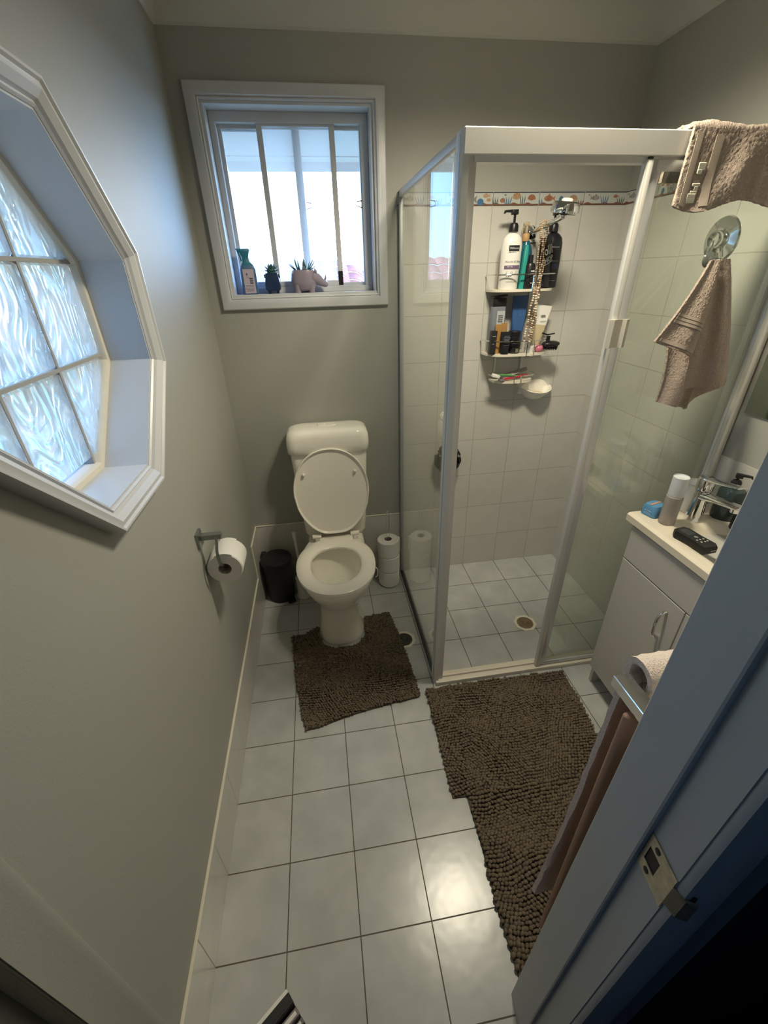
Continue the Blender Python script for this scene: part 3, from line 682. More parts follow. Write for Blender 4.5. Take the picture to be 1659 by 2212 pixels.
def rollmesh(b, c, R_, r_, h, Mx=None):
    b.lathe([(r_, 0), (R_-.003, 0), (R_, .003), (R_, h-.003), (R_-.003, h), (r_, h), (r_, 0)], c, 40, cap=False, Mx=Mx)
st = thing('roll_stand', 'chrome loop toilet roll stand beside the shower screen', 'toilet roll stand', (.716, -.10, 0))
b = B(); b.lathe([(.052, 0), (.055, .002), (.055, .006), (.050, .008), (0, .008)], (.716, -.10, 0), 32); obj('base', b, M['chrome'], st)
b = B(); b.tube([(.709, -.10, .006), (.709, -.10, .47), (.711, -.10, .478), (.716, -.10, .482), (.721, -.10, .478), (.723, -.10, .47), (.723, -.10, .006)], .0022, 8); obj('wire_loop', b, M['chrome'], st)
for k, (dx, dy) in enumerate(((0, 0), (.002, -.001), (-.001, .001))):
    t_ = thing('toilet_roll', ('lowest', 'middle', 'topmost')[k]+' white toilet roll on the chrome stand right of the toilet', 'toilet roll', (.716+dx, -.10+dy, .009+k*.099), 'spare toilet rolls on the stand')
    b = B(); rollmesh(b, (.716+dx, -.10+dy, .009+k*.099), .060, .021, .097)
    if k == 2: b.prism([(.716+.059, -.11), (.716+.064, -.108), (.716+.067, -.085), (.716+.058, -.075)], .215, .30)
    obj('paper', b, M['paper'], t_)
    b = B(); b.lathe([(.0212, .001), (.0195, .001), (.0195, .096), (.0212, .096), (.0212, .001)], (.716+dx, -.10+dy, .009+k*.099), 28, cap=False); obj('core', b, M['card'], t_)

# wall roll holder
rh = thing('roll_holder', 'grey square-armed toilet roll holder on the left wall', 'toilet roll holder', (0, -.862, .885))
b = B(); b.box(0, .009, -.885, -.840, .850, .905, bev=.001, seg=1); obj('wall_plate', b, M['steel'], rh)
b = B(); b.box(.008, .072, -.872, -.852, .876, .894, bev=.001, seg=1); obj('arm', b, M['steel'], rh)
b = B(); P_ = [(.058, -.868, .885), (.058, -.876, .868), (.056, -.889, .845), (.056, -.893, .825), (.056, -.890, .800), (.057, -.880, .781), (.058, -.868, .778), (.058, -.760, .778)]
b.tube(P_, .0058, 4); obj('hook', b, M['steel'], rh, ang=50)
t_ = thing('toilet_roll', 'toilet roll hanging on the wall holder, left wall', 'toilet roll', (.060, -.82, .72))
Mr = Matrix.Translation((.062, -.778, .764)) @ Matrix.Rotation(PI/2, 4, 'X')
b = B(); rollmesh(b, (0, 0, 0), .056, .021, .098, Mx=Mr)
def flap(u, v):
    a = PI*(.62-.30*u); r = .0575+.001*u; return (.062+r*math.cos(a), -.876+.098*v, .764+r*math.sin(a))
b.sheet(flap, 10, 4, .0008); obj('paper', b, M['paper'], t_)
b = B(); b.lathe([(.0212, .001), (.0195, .001), (.0195, .097), (.0212, .097), (.0212, .001)], (0, 0, 0), 28, cap=False, Mx=Mr); obj('core', b, M['card'], t_)

# ================================================================== FLOOR DRAINS
def drain(cx, cy, label, gm, mt):
    d = thing('floor_drain', label, 'drain', (cx, cy, 0), 'floor drains')
    oc = [(cx+.058*math.cos(PI/8+k*PI/4), cy+.058*math.sin(PI/8+k*PI/4)) for k in range(8)]
    b = B(); b.loft([[(x, y, .0003) for x, y in oc], [(x, y, .0022) for x, y in oc], [(cx+.043*math.cos(PI/8+k*PI/4), cy+.043*math.sin(PI/8+k*PI/4), .0022) for k in range(8)], [(cx+.040*math.cos(PI/8+k*PI/4), cy+.040*math.sin(PI/8+k*PI/4), .0008) for k in range(8)]], cap0=False, cap1=False)
    obj('surround', b, M['cream'], d)
    b = B(); b.lathe([(.041, .0006), (.041, .0026), (.036, .0026), (.036, .0008), (0, .0008)], (cx, cy, 0), 32, cap=False)
    for k in range(16):
        a = 2*PI*k/16; b.raw([(cx+r*math.cos(a+q), cy+r*math.sin(a+q), z) for z in (.0009, .0026) for r, q in ((.007, -.12), (.035, -.05), (.035, .05), (.007, .12))], [(3, 2, 1, 0), (4, 5, 6, 7), (0, 1, 5, 4), (1, 2, 6, 5), (2, 3, 7, 6), (3, 0, 4, 7)])
    b.lathe([(.008, .0008), (.008, .003), (.003, .0034), (0, .0034)], (cx, cy, 0), 16, cap=False)
    obj('grate', b, mt, d); b = B(); b.lathe([(.040, .0004), (0, .0004)], (cx, cy, 0), 24, cap=False)
    b.lathe([(.040, .0002), (.040, .0005), (0, .0005)], (cx, cy, 0), 24); obj('sump', b, gm, d)
drain(1.352, -.554, 'octagonal floor drain with brown grate inside the shower', M['dark_part'], RGB('drain_brown', (.26, .19, .12), .5, metal=.3))
drain(.716, -.558, 'octagonal floor drain with dark grate beside the toilet mat', M['black'], RGB('drain_dark', (.06, .06, .055), .4, metal=.5))

# ================================================================== SHOWER SCREEN
ss = thing('shower_screen', 'framed glass shower enclosure with white header in the corner', 'shower screen', (.81, -.82, 0))
SX, SY, SH = .81, -.82, 1.872
b = B(); b.box(SX-.010, RX-.005, SY-.022, SY+.022, SH-.050, SH, bev=.002, seg=1); b.box(SX+.02, RX-.005, SY-.012, SY+.016, SH-.062, SH-.048); obj('header_rail', b, M['alu_white'], ss)
b = B(); b.box(SX-.006, RX-.005, SY-.028, SY+.030, 0, .020, bev=.003); b.box(SX+.02, RX-.005, SY-.004, SY+.004, .02, .03); obj('sill', b, M['cream'], ss)
b = B(); b.prism([(SX-.012, SY+.034), (SX-.014, SY-.008), (SX-.010, SY-.016), (SX+.006, SY-.018), (SX+.008, SY-.010), (SX+.026, SY-.010), (SX+.026, SY+.012), (SX+.010, SY+.012), (SX+.006, SY+.034)], 0, SH-.001); obj('corner_post', b, M['alu_white'], ss)
b = B(); b.box(SX-.0145, SX-.0125, SY-.004, SY+.002, .01, SH-.01); obj('post_groove', b, M['alu_grey'], ss)
b = B(); b.box(SX-.009, SX+.009, SY+.03, -.006, SH-.022, SH, bev=.002); obj('side_top_rail', b, M['alu_white'], ss)
b = B(); b.box(SX-.009, SX+.009, SY+.03, -.006, 0, .014, bev=.002); obj('side_bottom_rail', b, M['dark_part'], ss)
b = B(); b.box(SX-.009, SX+.009, -.020, -.005, 0, SH, bev=.002); obj('side_wall_channel', b, M['alu_grey'], ss)
b = B(); b.box(SX-.0025, SX+.0025, SY+.03, -.014, .010, SH-.015); obj('side_glass', b, M['glass'], ss)
b = B(); b.box(RX-.028, RX-.004, SY-.020, SY+.020, 0.02, SH-.05, bev=.002); b.box(RX-.040, RX-.028, SY-.006, SY+.014, .03, SH-.06); obj('wall_channel', b, M['alu'], ss)
b = B(); b.box(RX-.030, RX-.0045, SY-.038, SY-.022, 0.0, SH-.05, bev=.002); obj('wall_trim', b, M['alu_white'], ss)
# fixed panel behind, sliding door in front
b = B(); b.box(1.295, RX-.030, SY+.010, SY+.013, .03, SH-.055); obj('fixed_glass', b, M['glass_door'], ss)
b = B(); b.box(1.292, 1.306, SY+.004, SY+.019, .03, SH-.055, bev=.002); obj('fixed_stile', b, M['alu'], ss)
dr = thing('sliding_door', 'sliding glass shower door pushed to the right', 'shower door', (1.30, SY-.01, .03))
b = B(); b.box(1.266, 1.286, SY-.021, SY+.000, .024, SH-.055, bev=.004); obj('stile', b, M['alu_white'], dr)
b = B(); b.box(1.286, 1.312, SY-.015, SY-.004, .024, SH-.055, bev=.002); obj('inner_stile', b, M['alu'], dr)
b = B(); b.box(1.30, RX-.032, SY-.016, SY-.004, SH-.078, SH-.055, bev=.002); obj('top_rail', b, M['alu_white'], dr)
b = B(); b.box(1.30, RX-.032, SY-.016, SY-.004, .024, .044, bev=.002); obj('bottom_rail', b, M['alu'], dr)
b = B(); b.box(1.308, RX-.034, SY-.0115, SY-.0085, .036, SH-.06); obj('door_glass', b, M['glass_door'], dr)
b = B(); b.loft([[(x, y, z) for x, y in ((1.256, SY-.018), (1.256, SY-.026), (1.266, SY-.034), (1.278, SY-.026), (1.296, SY-.026), (1.304, SY-.034), (1.318, SY-.026), (1.318, SY-.018))] for z in (1.382, 1.458)]); obj('handle', b, M['cream'], dr)
b = B(); b.box(1.272, 1.284, SY-.018, SY-.008, SH-.060, SH-.048, bev=.002); obj('roller', b, M['dark_part'], dr)

# ================================================================== SHOWER FITTINGS
mxr = thing('shower_mixer', 'round chrome shower mixer on the tiled right wall', 'tap', (RX, -.575, 1.66))
Mm = Matrix.Translation((RX-.004, -.575, 1.66)) @ Matrix.Rotation(-PI/2, 4, 'Y')
b = B(); b.lathe([(.066, 0), (.067, .003), (.064, .008), (.040, .012), (.034, .013)], seg=48, Mx=Mm); obj('plate', b, M['chrome'], mxr)
b = B(); b.lathe([(.026, .010), (.026, .030), (.022, .036), (0, .037)], seg=32, Mx=Mm); obj('body', b, M['chrome'], mxr)
b = B(); b.tube([(RX-.034, -.575, 1.655), (RX-.040, -.576, 1.630), (RX-.046, -.577, 1.602)], [.011, .008, .005], 12); obj('lever', b, M['chrome'], mxr)
sh_ = thing('shower_rose', 'round chrome shower head on a straight wall arm', 'shower head', (1.365, 0, 1.73))
b = B(); b.lathe([(.03, 0), (.03, .004), (.014, .012)], seg=28, Mx=Matrix.Translation((1.372, -.004, 1.722)) @ Matrix.Rotation(PI/2, 4, 'X')); obj('flange', b, M['chrome'], sh_)
b = B(); b.tube([(1.372, -.01, 1.722), (1.370, -.06, 1.728), (1.362, -.27, 1.752), (1.360, -.292, 1.756)], [.0095, .0095, .009, .009], 14); b.sphere((1.360, -.293, 1.757), .0125); obj('arm', b, M['chrome'], sh_)
b = B(); Mh = rot((1.36, -.30, 1.78), rx=.16, ry=.06)
b.lathe([(.0, -.004), (.044, -.004), (.050, -.001), (.0505, .006), (.046, .028), (.040, .032), (0, .034)], (1.36, -.30, 1.766), 40, Mx=Mh); obj('head', b, M['chrome'], sh_)
b = B(); b.lathe([(0, -.0062), (.038, -.0062), (.041, -.0042), (.041, -.003)], (1.36, -.30, 1.766), 36, Mx=Mh); obj('spray_face', b, M['dark_part'], sh_)
b = B(); b.lathe([(.020, .032), (.020, .038), (.014, .042), (0, .043)], (1.36, -.30, 1.766), 24, Mx=Mh); obj('cap', b, M['cream'], sh_)

# hanging caddy
cd = thing('shower_caddy', 'white three-tier caddy with wire rails hanging on the back tiles', 'shower caddy', (1.34, -.06, 1.12))
b = B()
for x in (1.268, 1.402): b.box(x, x+.009, -.012, -.005, 1.10, 1.70, bev=.001, seg=1)
b.box(1.2675, 1.4115, -.0125, -.0045, 1.690, 1.7005); b.tube([(1.34, -.01, 1.70), (1.34, -.012, 1.745), (1.36, -.02, 1.752), (1.38, -.012, 1.745), (1.38, -.01, 1.70)], .003, 6); obj('back_frame', b, M['alu_white'], cd)
def dshape(cx, hw, y0, y1, n=14, p=3.0):
    pts = [(cx-hw, y0)]
    for k in range(n+1):
        a = PI+PI*k/n; c, s = math.cos(a), math.sin(a)
        pts.append((cx+math.copysign(abs(c)**(2/p), c)*hw, y0-.02+(-1)*abs(s)**(2/p)*(y0-.02-y1)))
    pts.append((cx+hw, y0)); return pts
for zc_, cx_, hw_, y1_ in ((1.506, 1.338, .142, -.128), (1.243, 1.345, .150, -.130), (1.116, 1.348, .100, -.105)):
    b = B(); D = dshape(cx_, hw_, -.006, y1_); b.prism(D, zc_, zc_+.010); obj('shelf', b, M['cream'], cd)
def railwire(cx, hw, y1, z, zb, gx):
    D = dshape(cx, hw, -.012, y1, 22, 2.6); L = [(x, y, z) for x, y in D if x < gx-.014]; Rr = [(x, y, z) for x, y in D if x > gx+.014]
    yl = y1+.001
    P = L+[(gx-.014, yl, z), (gx-.016, yl, z-.004), (gx-.018, yl, zb+.002), (gx-.020, yl+.008, zb)]; b = B(); b.tube(P, .0025, 8)
    b.tube([(gx+.020, yl+.008, zb), (gx+.018, yl, zb+.002), (gx+.016, yl, z-.004), (gx+.014, yl, z)]+Rr, .0025, 8); b.tube([(gx-.020, yl+.008, zb), (gx, yl+.004, zb-.001), (gx+.020, yl+.008, zb)], .0025, 8); return b
obj('wire_rail', railwire(1.338, .148, -.132, 1.571, 1.505, 1.372), M['chrome'], cd)
obj('wire_rail', railwire(1.345, .155, -.134, 1.308, 1.242, 1.385), M['chrome'], cd)
obj('wire_rail', railwire(1.348, .112, -.112, 1.150, 1.115, 1.352), M['chrome'], cd)

def pump(b, c, s=1.0, ang=0, col_h=.03, stem=.03, collar=.017):
    """pump top: collar, stem and nozzle head; c = top of neck"""
    Mp = Matrix.Translation(c) @ Matrix.Rotation(ang, 4, 'Z')
    b.lathe([(collar, 0), (collar, col_h*.7), (collar*.75, col_h), (collar*.35, col_h+.002)], seg=20, Mx=Mp)
    b.lathe([(.0045*s, col_h), (.0045*s, col_h+stem)], seg=10, Mx=Mp)
    z = col_h+stem
    b.box(-.013*s, .010*s, -.008*s, .008*s, z-.004, z+.012*s, bev=.002, Mx=Mp)
    b.prism([(-.012*s, z+.012*s), (-.012*s, z+.003*s), (-.034*s, z+.004*s), (-.038*s, z-.0005), (-.041*s, z+.001), (-.038*s, z+.010*s)], -.0045*s, .0045*s, axis=1, Mx=Mp)

# --- top shelf bottles
ZS = 1.516
wb = thing('conditioner_bottle', 'large white conditioner pump bottle with black pump on the top shelf', 'bottle', (1.267, -.075, ZS), 'bottles on the top caddy shelf')
b = B(); b.lathe([(.040, 0), (.0425, .004), (.0435, .10), (.043, .165), (.038, .185), (.027, .198), (.015, .205), (.015, .212)], (1.267, -.075, ZS), 40, sy=.75); obj('body', b, M['white_pl'], wb)
b = B(); pump(b, (1.267, -.075, ZS+.208), 1.15, 0, .03, .032, .019); obj('pump', b, M['black'], wb)
b = B(); c0 = (1.267, -.075-.0435*.75, ZS)
BR = (.0438, .0329)
b.mi = 0; patch(b, .047, .021, (c0[0], c0[1]-.0001, ZS+.150), BR, lift=.0004)
b.mi = 1; patch(b, .074, .014, (c0[0], c0[1], ZS+.082), BR, seg=14, lift=.0004)
b.mi = 2; lettering(b, 'TRESemmé', .0088, (c0[0], c0[1]-.0008, ZS+.150), bend=BR, ext=.0001)
b.mi = 2; bars(b, (c0[0]-.008, c0[1]-.0004, ZS+.0835), .034, .0022, bend=BR, n=2)
b.mi = 3; lettering(b, 'Nourish & Shine', .0108, (c0[0], c0[1]-.0005, ZS+.102), bend=BR, shear=.3, ext=.0001)
lettering(b, 'CONDITIONER | 940ML', .0046, (c0[0], c0[1]-.0005, ZS+.028), bend=BR, ext=.0001)
for dx in (-.022, -.003, .016): b.lathe([(.0036, 0), (.0042, 0), (.0042, .0004), (.0036, .0004), (.0036, 0)], seg=14, cap=False, Mx=Matrix.Translation((c0[0]+dx, c0[1]+dx*dx*8.6, ZS+.062)) @ Matrix.Rotation(PI/2, 4, 'X'))
bars(b, (c0[0]-.012, c0[1], ZS+.049), .028, .0018, bend=BR, n=3); bars(b, (c0[0]-.004, c0[1], ZS+.136), .036, .0014, bend=BR, n=3, seed=4)
obj_split(['brand_panel', 'label_band', 'white_lettering', 'black_lettering'], b, [RGB('label_black', (.02, .02, .025), .4), RGB('label_mauve', (.17, .12, .19), .4), RGB('ink_white', (.75, .75, .75), .4), RGB('ink_black', (.03, .03, .03), .5)], wb)
tt = thing('teal_tube', 'slim teal tube standing beside the white conditioner bottle', 'tube', (1.322, -.10, ZS), None)
b = B(); b.loft([rrect(1.318, -.095, ZS, .010, .010, .004), rrect(1.321, -.095, ZS+.08, .009, .012, .004), rrect(1.325, -.092, ZS+.150, .007, .009, .003), rrect(1.327, -.092, ZS+.162, .004, .003, .001)]); obj('body', b, RGB('teal', (.03, .30, .26), .35), tt)
bs = thing('spray_bottle', 'blue-green hair spray bottle with clear trigger behind the teal tube', 'bottle', (1.345, -.05, ZS), 'bottles on the top caddy shelf')
b = B(); b.lathe([(.026, 0), (.028, .004), (.028, .135), (.024, .155), (.014, .172), (.014, .178)], (1.343, -.045, ZS), 28); obj('body', b, RGB('deep_teal', (.015, .11, .17), .25), bs)
b = B(); b.lathe([(.0145, .176), (.0155, .178), (.0145, .20), (.012, .204)], (1.338, -.045, ZS), 24); obj('collar', b, RGB('tan_plastic', (.50, .30, .13), .5), bs)
b = B(); b.box(1.332, 1.341, -.052, -.04, ZS+.204, ZS+.230, bev=.002); b.box(1.322, 1.348, -.053, -.039, ZS+.228, ZS+.244, bev=.004); b.tube([(1.326, -.046, ZS+.232), (1.320, -.046, ZS+.222), (1.321, -.046, ZS+.205)], .0022, 6); obj('trigger', b, RGB('smoky_clear', (.45, .36, .24), .2), bs)
sb_ = thing('black_bottle', 'short black styling bottle in front of the blue-green spray', 'bottle', (1.347, -.105, ZS), 'bottles on the top caddy shelf')
b = B(); b.lathe([(.021, 0), (.022, .003), (.022, .085), (.018, .094), (.010, .098), (.0095, .125), (0, .126)], (1.347, -.10, ZS), 28); obj('body', b, M['black'], sb_)
b = B(); bars(b, (1.350, -.1221, ZS+.066), .020, .0045, bend=.022, n=2); bars(b, (1.350, -.1221, ZS+.057), .016, .0025, bend=.022, n=2, seed=3); bars(b, (1.350, -.1221, ZS+.044), .020, .0012, bend=.022, n=3, seed=2); patch(b, .010, .0025, (1.352, -.1221, ZS+.022), .022, lift=.0005); obj('label', b, M['ink_white'], sb_)
kb = thing('dark_pump_bottle', 'tall black pump bottle at the right end of the top shelf', 'bottle', (1.455, -.06, ZS), 'bottles on the top caddy shelf')
b = B(); b.lathe([(.040, 0), (.0425, .004), (.0435, .10), (.043, .165), (.038, .185), (.027, .198), (.015, .205), (.015, .212)], (1.456, -.055, ZS), 40, sy=.75); obj('body', b, RGB('black_pearl', (.012, .013, .018), .3), kb)
b = B(); pump(b, (1.452, -.055, ZS+.208), 1.0, PI*.5, .03, .03, .019); obj('pump', b, M['black'], kb)
b = B(); c0 = (1.456, -.055-.0435*.75, ZS)
b.mi = 0; lettering(b, 'TRESemmé', .0088, (c0[0], c0[1]-.0005, ZS+.152), bend=BR, ext=.0001); lettering(b, 'Active Lo', .0125, (c0[0], c0[1]-.0005, ZS+.102), bend=BR, shear=.3, ext=.0001); bars(b, (c0[0]+.006, c0[1], ZS+.028), .03, .0018, bend=BR, n=2)
b.mi = 1; patch(b, .06, .018, (c0[0]+.004, c0[1], ZS+.082), BR, lift=.0004)
obj_split(['lettering', 'label_band'], b, [RGB('ink_grey', (.40, .40, .42), .4), RGB('label_indigo', (.05, .055, .12), .4)], kb)
pc = thing('shampoo_pouch', 'black refill pouch with large white lettering leaning on the black bottle', 'pouch', (1.415, -.10, ZS))
Mq = rot((1.41, -.105, ZS), rx=-.10)
def pf(u, v): return (1.388+.052*u-.004*v+.02*v*u*0, -.103-.012*math.sin(PI*u)*(1-v*.7), ZS+.002+.185*v)
b = B(); b.sheet(pf, 8, 12, .006, Mx=Mq); obj('pouch', b, RGB('pouch_black', (.012, .013, .016), .3), pc)
b = B(); lettering(b, 'olli', .048, (1.414, -.112, ZS+.140), right=(1, 0, .42), up=(-.25, .05, 1), wide=.62, bold=.0004); lettering(b, 'CHOP', .026, (1.414, -.115, ZS+.104), right=(1, 0, .55), up=(-.3, .05, 1), wide=.72, bold=.0003)
b.tube([(1.394, -.116, ZS+.082), (1.415, -.1165, ZS+.090), (1.436, -.114, ZS+.104)], .0014, 5); obj('lettering', b, RGB('ink_silver', (.50, .50, .48), .4), pc)
# bead strings hanging from the shower arm
bd = thing('bead_strings', 'beaded brown and cream strings hung over the shower arm', 'bead strings', (1.366, -.15, 1.28))
bm_ = [RGB('bead_cream', (.62, .54, .42), .35), RGB('bead_brown', (.22, .12, .07), .4), RGB('bead_tan', (.42, .30, .19), .4)]
for s_, (x0, y0, x1, zend) in enumerate(((1.348, -.148, 1.340, 1.305), (1.356, -.152, 1.356, 1.33), (1.366, -.156, 1.362, 1.30), (1.374, -.150, 1.372, 1.31))):
    b = B(); z = 1.745; k = 0
    while z > zend:
        t_ = (1.745-z)/(1.745-zend); r_ = .0038 if z > 1.52 else random.uniform(.0046, .0064)
        x = x0+(x1-x0)*t_+.0025*math.sin(z*60+s_*2)+(.010*math.sin(PI*t_) if s_ < 2 else .006*math.sin(PI*t_)); y = y0-.004*math.sin(z*35+s_)
        b.mi = random.choice((0, 0, 1, 2)) if z < 1.52 else random.choice((0, 1, 2, 2))
        b.sphere((x, y, z), (r_, r_, r_*.8), 8, 6); z -= r_*1.75; k += 1
    obj('bead_strand', b, bm_, bd)
b = B(); b.tube([(1.345, -.148, 1.745), (1.356, -.150, 1.754), (1.366, -.15, 1.7555), (1.374, -.15, 1.750)], .0035, 6); obj('tie', b, bm_[2], bd)

# --- middle shelf
ZM = 1.253
G2 = 'toiletries on the middle caddy shelf'
cb = thing('body_wash_bottle', 'clear grey bottle with black flip cap and upside-down dark lettering', 'bottle', (1.245, -.055, ZM), G2)
b = B(); b.loft([rrect(1.245, -.05, ZM+z, hx, hy, .012) for z, hx, hy in ((0, .029, .018), (.004, .031, .020), (.16, .033, .021), (.195, .031, .019))]); obj('body', b, RGB('smoke_clear', (.30, .33, .38), .12, trans=.35), cb)
b = B(); b.loft([rrect(1.245, -.05, ZM+z, hx, hy, .010) for z, hx, hy in ((.196, .031, .020), (.200, .032, .021), (.226, .032, .021), (.229, .030, .019))]); b.box(1.213, 1.277, -.072, -.034, ZM+.229, ZM+.236, bev=.003, Mx=rot((1.213, -.05, ZM+.229), ry=-.10)); obj('cap', b, M['black'], cb)
b = B()
b.mi = 1; patch(b, .036, .095, (1.252, -.0715, ZM+.130)); b.mi = 0
lettering(b, 'BRAVE', .016, (1.252, -.0722, ZM+.098), right=(-1, 0, 0), up=(0, 0, -1), wide=.62, bold=.0003)
for v in b.bm.verts: pass
lettering(b, 'FORCE', .016, (1.252, -.0722, ZM+.116), right=(-1, 0, 0), up=(0, 0, -1), wide=.62, bold=.0003)
for z_ in (.132, .140, .148, .156): b.box(1.240, 1.262, -.0726, -.0718, ZM+z_, ZM+z_+.003)
obj_split(['lettering', 'label'], b, [M['ink_black'], RGB('label_pale', (.45, .47, .50), .3)], cb)
bt = thing('blue_tube', 'tall royal blue squeeze tube standing on its cap', 'tube', (1.345, -.05, ZM), G2)
b = B(); b.loft([rrect(1.346, -.05, ZM+z, hx, hy, min(hx, hy)*.95) for z, hx, hy in ((0, .022, .02), (.03, .022, .02), (.06, .025, .018), (.14, .032, .010), (.225, .036, .002), (.235, .036, .0015))]); obj('body', b, RGB('royal_blue', (.035, .10, .26), .4), bt)
b = B(); lettering(b, 'SEA', .014, (1.352, -.0575, ZM+.175), bold=.0002); lettering(b, 'SALT', .014, (1.352, -.0590, ZM+.158), bold=.0002); obj('lettering', b, RGB('ink_blue', (.07, .16, .36), .4), bt)
ct = thing('cream_tube', 'cream and white squeeze tube leaning right behind the bead strings', 'tube', (1.43, -.07, ZM), G2)
Mc = rot((1.432, -.07, ZM), ry=.13)
b = B(); b.mi = 1; b.loft([rrect(1.432, -.065, ZM+z, hx, hy, min(hx, hy)*.95) for z, hx, hy in ((.03, .020, .019), (.05, .023, .018), (.115, .030, .012))], Mx=Mc, cap1=False)
b.mi = 0; b.loft([rrect(1.432, -.065, ZM+z, hx, hy, min(hx, hy)*.95) for z, hx, hy in ((.115, .030, .012), (.185, .037, .002), (.195, .037, .0015))], Mx=Mc, cap0=False); obj('body', b, [M['white_pl'], RGB('pale_gold', (.56, .47, .30), .35)], ct)
b = B(); b.lathe([(.018, 0), (.0185, .002), (.0185, .028), (.017, .030)], (1.432, -.065, ZM), 24, Mx=Mc); obj('cap', b, M['white_pl'], ct)
b = B(); lettering(b, 'upa', .016, (1.452, -.0765, ZM+.152), bold=.0003); b.box(1.440, 1.470, -.0790, -.0782, ZM+.128, ZM+.1292); obj('lettering', b, M['ink_black'], ct)
def small(name, label, cat, b, m): o = tag(obj(name, b, m), label, cat, G2); return o
bx_ = thing('black_carton', 'narrow black carton at the left end of the middle shelf', 'box', (1.215, -.10, ZM), G2)
b = B(); b.box(1.201, 1.227, -.108, -.084, ZM, ZM+.100, bev=.001, seg=1, Mx=rot((1.214, -.096, ZM), ry=.03)); obj('carton', b, M['blackmat'], bx_)
b = B(); bars(b, (1.216, -.1082, ZM+.077), .016, .0022, n=1); bars(b, (1.214, -.1082, ZM+.045), .010, .0016, n=1); obj('lettering', b, M['ink_grey'], bx_)
gs = thing('gold_tube', 'golden brown tube behind the black cartons', 'tube', (1.247, -.085, ZM), G2)
b = B(); b.loft([rrect(1.243, -.083, ZM+z, hx, hy, min(hx, hy)*.9) for z, hx, hy in ((0, .011, .010), (.05, .013, .009), (.118, .016, .002), (.124, .016, .0015))]); b.loft([rrect(1.272, -.075, ZM+z, hx, hy, min(hx, hy)*.9) for z, hx, hy in ((0, .011, .010), (.05, .013, .009), (.122, .014, .002), (.128, .014, .0015))]); obj('body', b, RGB('gold_plastic', (.42, .24, .08), .3, metal=.2), gs)
bt2 = thing('black_tube', 'black squeeze tube with grey print beside the black jar', 'tube', (1.271, -.108, ZM), G2)
b = B(); b.loft([rrect(1.271, -.108, ZM+z, hx, hy, min(hx, hy)*.95) for z, hx, hy in ((0, .018, .014), (.022, .018, .014), (.024, .0195, .013), (.085, .026, .004), (.095, .026, .002))]); obj('body', b, M['black'], bt2)
b = B()
for k, w_ in enumerate((.026, .03, .03, .022)): b.box(1.272-w_/2, 1.272+w_/2, -.1195-.0012*0, -.1185, ZM+.076-k*.006, ZM+.0785-k*.006)
bars(b, (1.272, -.1225, ZM+.040), .024, .0018, n=3); obj('lettering', b, RGB('ink_slate', (.16, .19, .24), .4), bt2)
for i, (x_, y_, z_) in enumerate(((1.322, -.092, ZM), (1.318, -.092, ZM+.048))):
    jr = thing('black_jar', ('lower', 'upper')[i]+' round black jar of the stacked pair on the middle shelf', 'jar', (x_, y_, z_), 'stacked black jars')
    b = B(); b.lathe([(.024, 0), (.026, .003), (.026, .026), (.024, .028)], (x_, y_, z_), 28); obj('body', b, M['black'], jr)
    b = B(); b.lathe([(.0265, .028), (.0275, .030), (.0275, .045), (.026, .047), (0, .0475)], (x_, y_, z_), 28); obj('lid', b, M['black'], jr)
    if i == 0: b = B(); patch(b, .016, .016, (x_+.004, y_-.0262, z_+.014), .026); obj('label', b, RGB('ink_olive', (.16, .15, .10), .4), jr)
b = B(); b.lathe([(.019, 0), (.0195, .002), (.0195, .026), (.017, .028), (0, .028)], (1.393, -.100, ZM), 24); small('cream_pot', 'small white lidded pot behind the front wires', 'pot', b, M['white_pl'])
b = B(); b.sphere((1.442, -.098, ZM+.016), (.020, .017, .016), 18, 12); small('pink_soap', 'pink oval bar on the right of the middle shelf', 'soap', b, RGB('pink', (.62, .18, .28), .35))
cw = thing('scalp_brush', 'black scalp massage brush with pointed teeth hanging off the shelf end', 'scalp brush', (1.50, -.10, ZM), None)
b = B(); b.sphere((1.494, -.105, ZM+.034), (.043, .026, .014), 28, 12); b.lathe([(.010, .040), (.008, .062), (.010, .068), (0, .070)], (1.478, -.105, ZM), 16); obj('body', b, M['black'], cw)
b = B(); b.tube([(1.445, -.105, ZM+.082), (1.470, -.105, ZM+.074), (1.505, -.105, ZM+.078)], .0035, 6); obj('handle', b, M['black'], cw)
b = B()
for k in range(7):
    for j in (-1, 0, 1):
        if abs(k-3)+abs(j) < 4: b.lathe([(.0042, .0), (.003, -.012), (.0005, -.021)], (1.462+k*.0108, -.105+j*.011, ZM+.026), 8)
obj('teeth', b, M['black'], cw)

# --- bottom tray: razors and brushes
ZB = 1.127
rz = thing('razor', 'green and white razor at the left of the bottom tray', 'razor', (1.29, -.06, ZB))
b = B(); b.tube([(1.385, -.06, ZB+.012), (1.33, -.07, ZB+.020), (1.262, -.09, ZB+.030)], [.004, .005, .004], 8); obj('handle', b, RGB('green_plastic', (.08, .35, .10), .4), rz)
b = B(); b.box(1.226, 1.264, -.112, -.092, ZB+.020, ZB+.036, bev=.003, Mx=rot((1.245, -.10, ZB+.03), ry=.3)); obj('head', b, M['white_pl'], rz)
rz = thing('razor', 'red and grey razor lying along the front of the bottom tray', 'razor', (1.33, -.08, ZB))
b = B(); b.tube([(1.285, -.088, ZB+.006), (1.34, -.082, ZB+.012), (1.42, -.07, ZB+.018)], [.005, .005, .003], 8); obj('handle', b, RGB('red_plastic', (.50, .03, .05), .4), rz)
b = B(); b.box(1.268, 1.292, -.104, -.078, ZB+.002, ZB+.010, bev=.002); obj('head', b, RGB('grey_plastic', (.2, .2, .24), .4), rz)
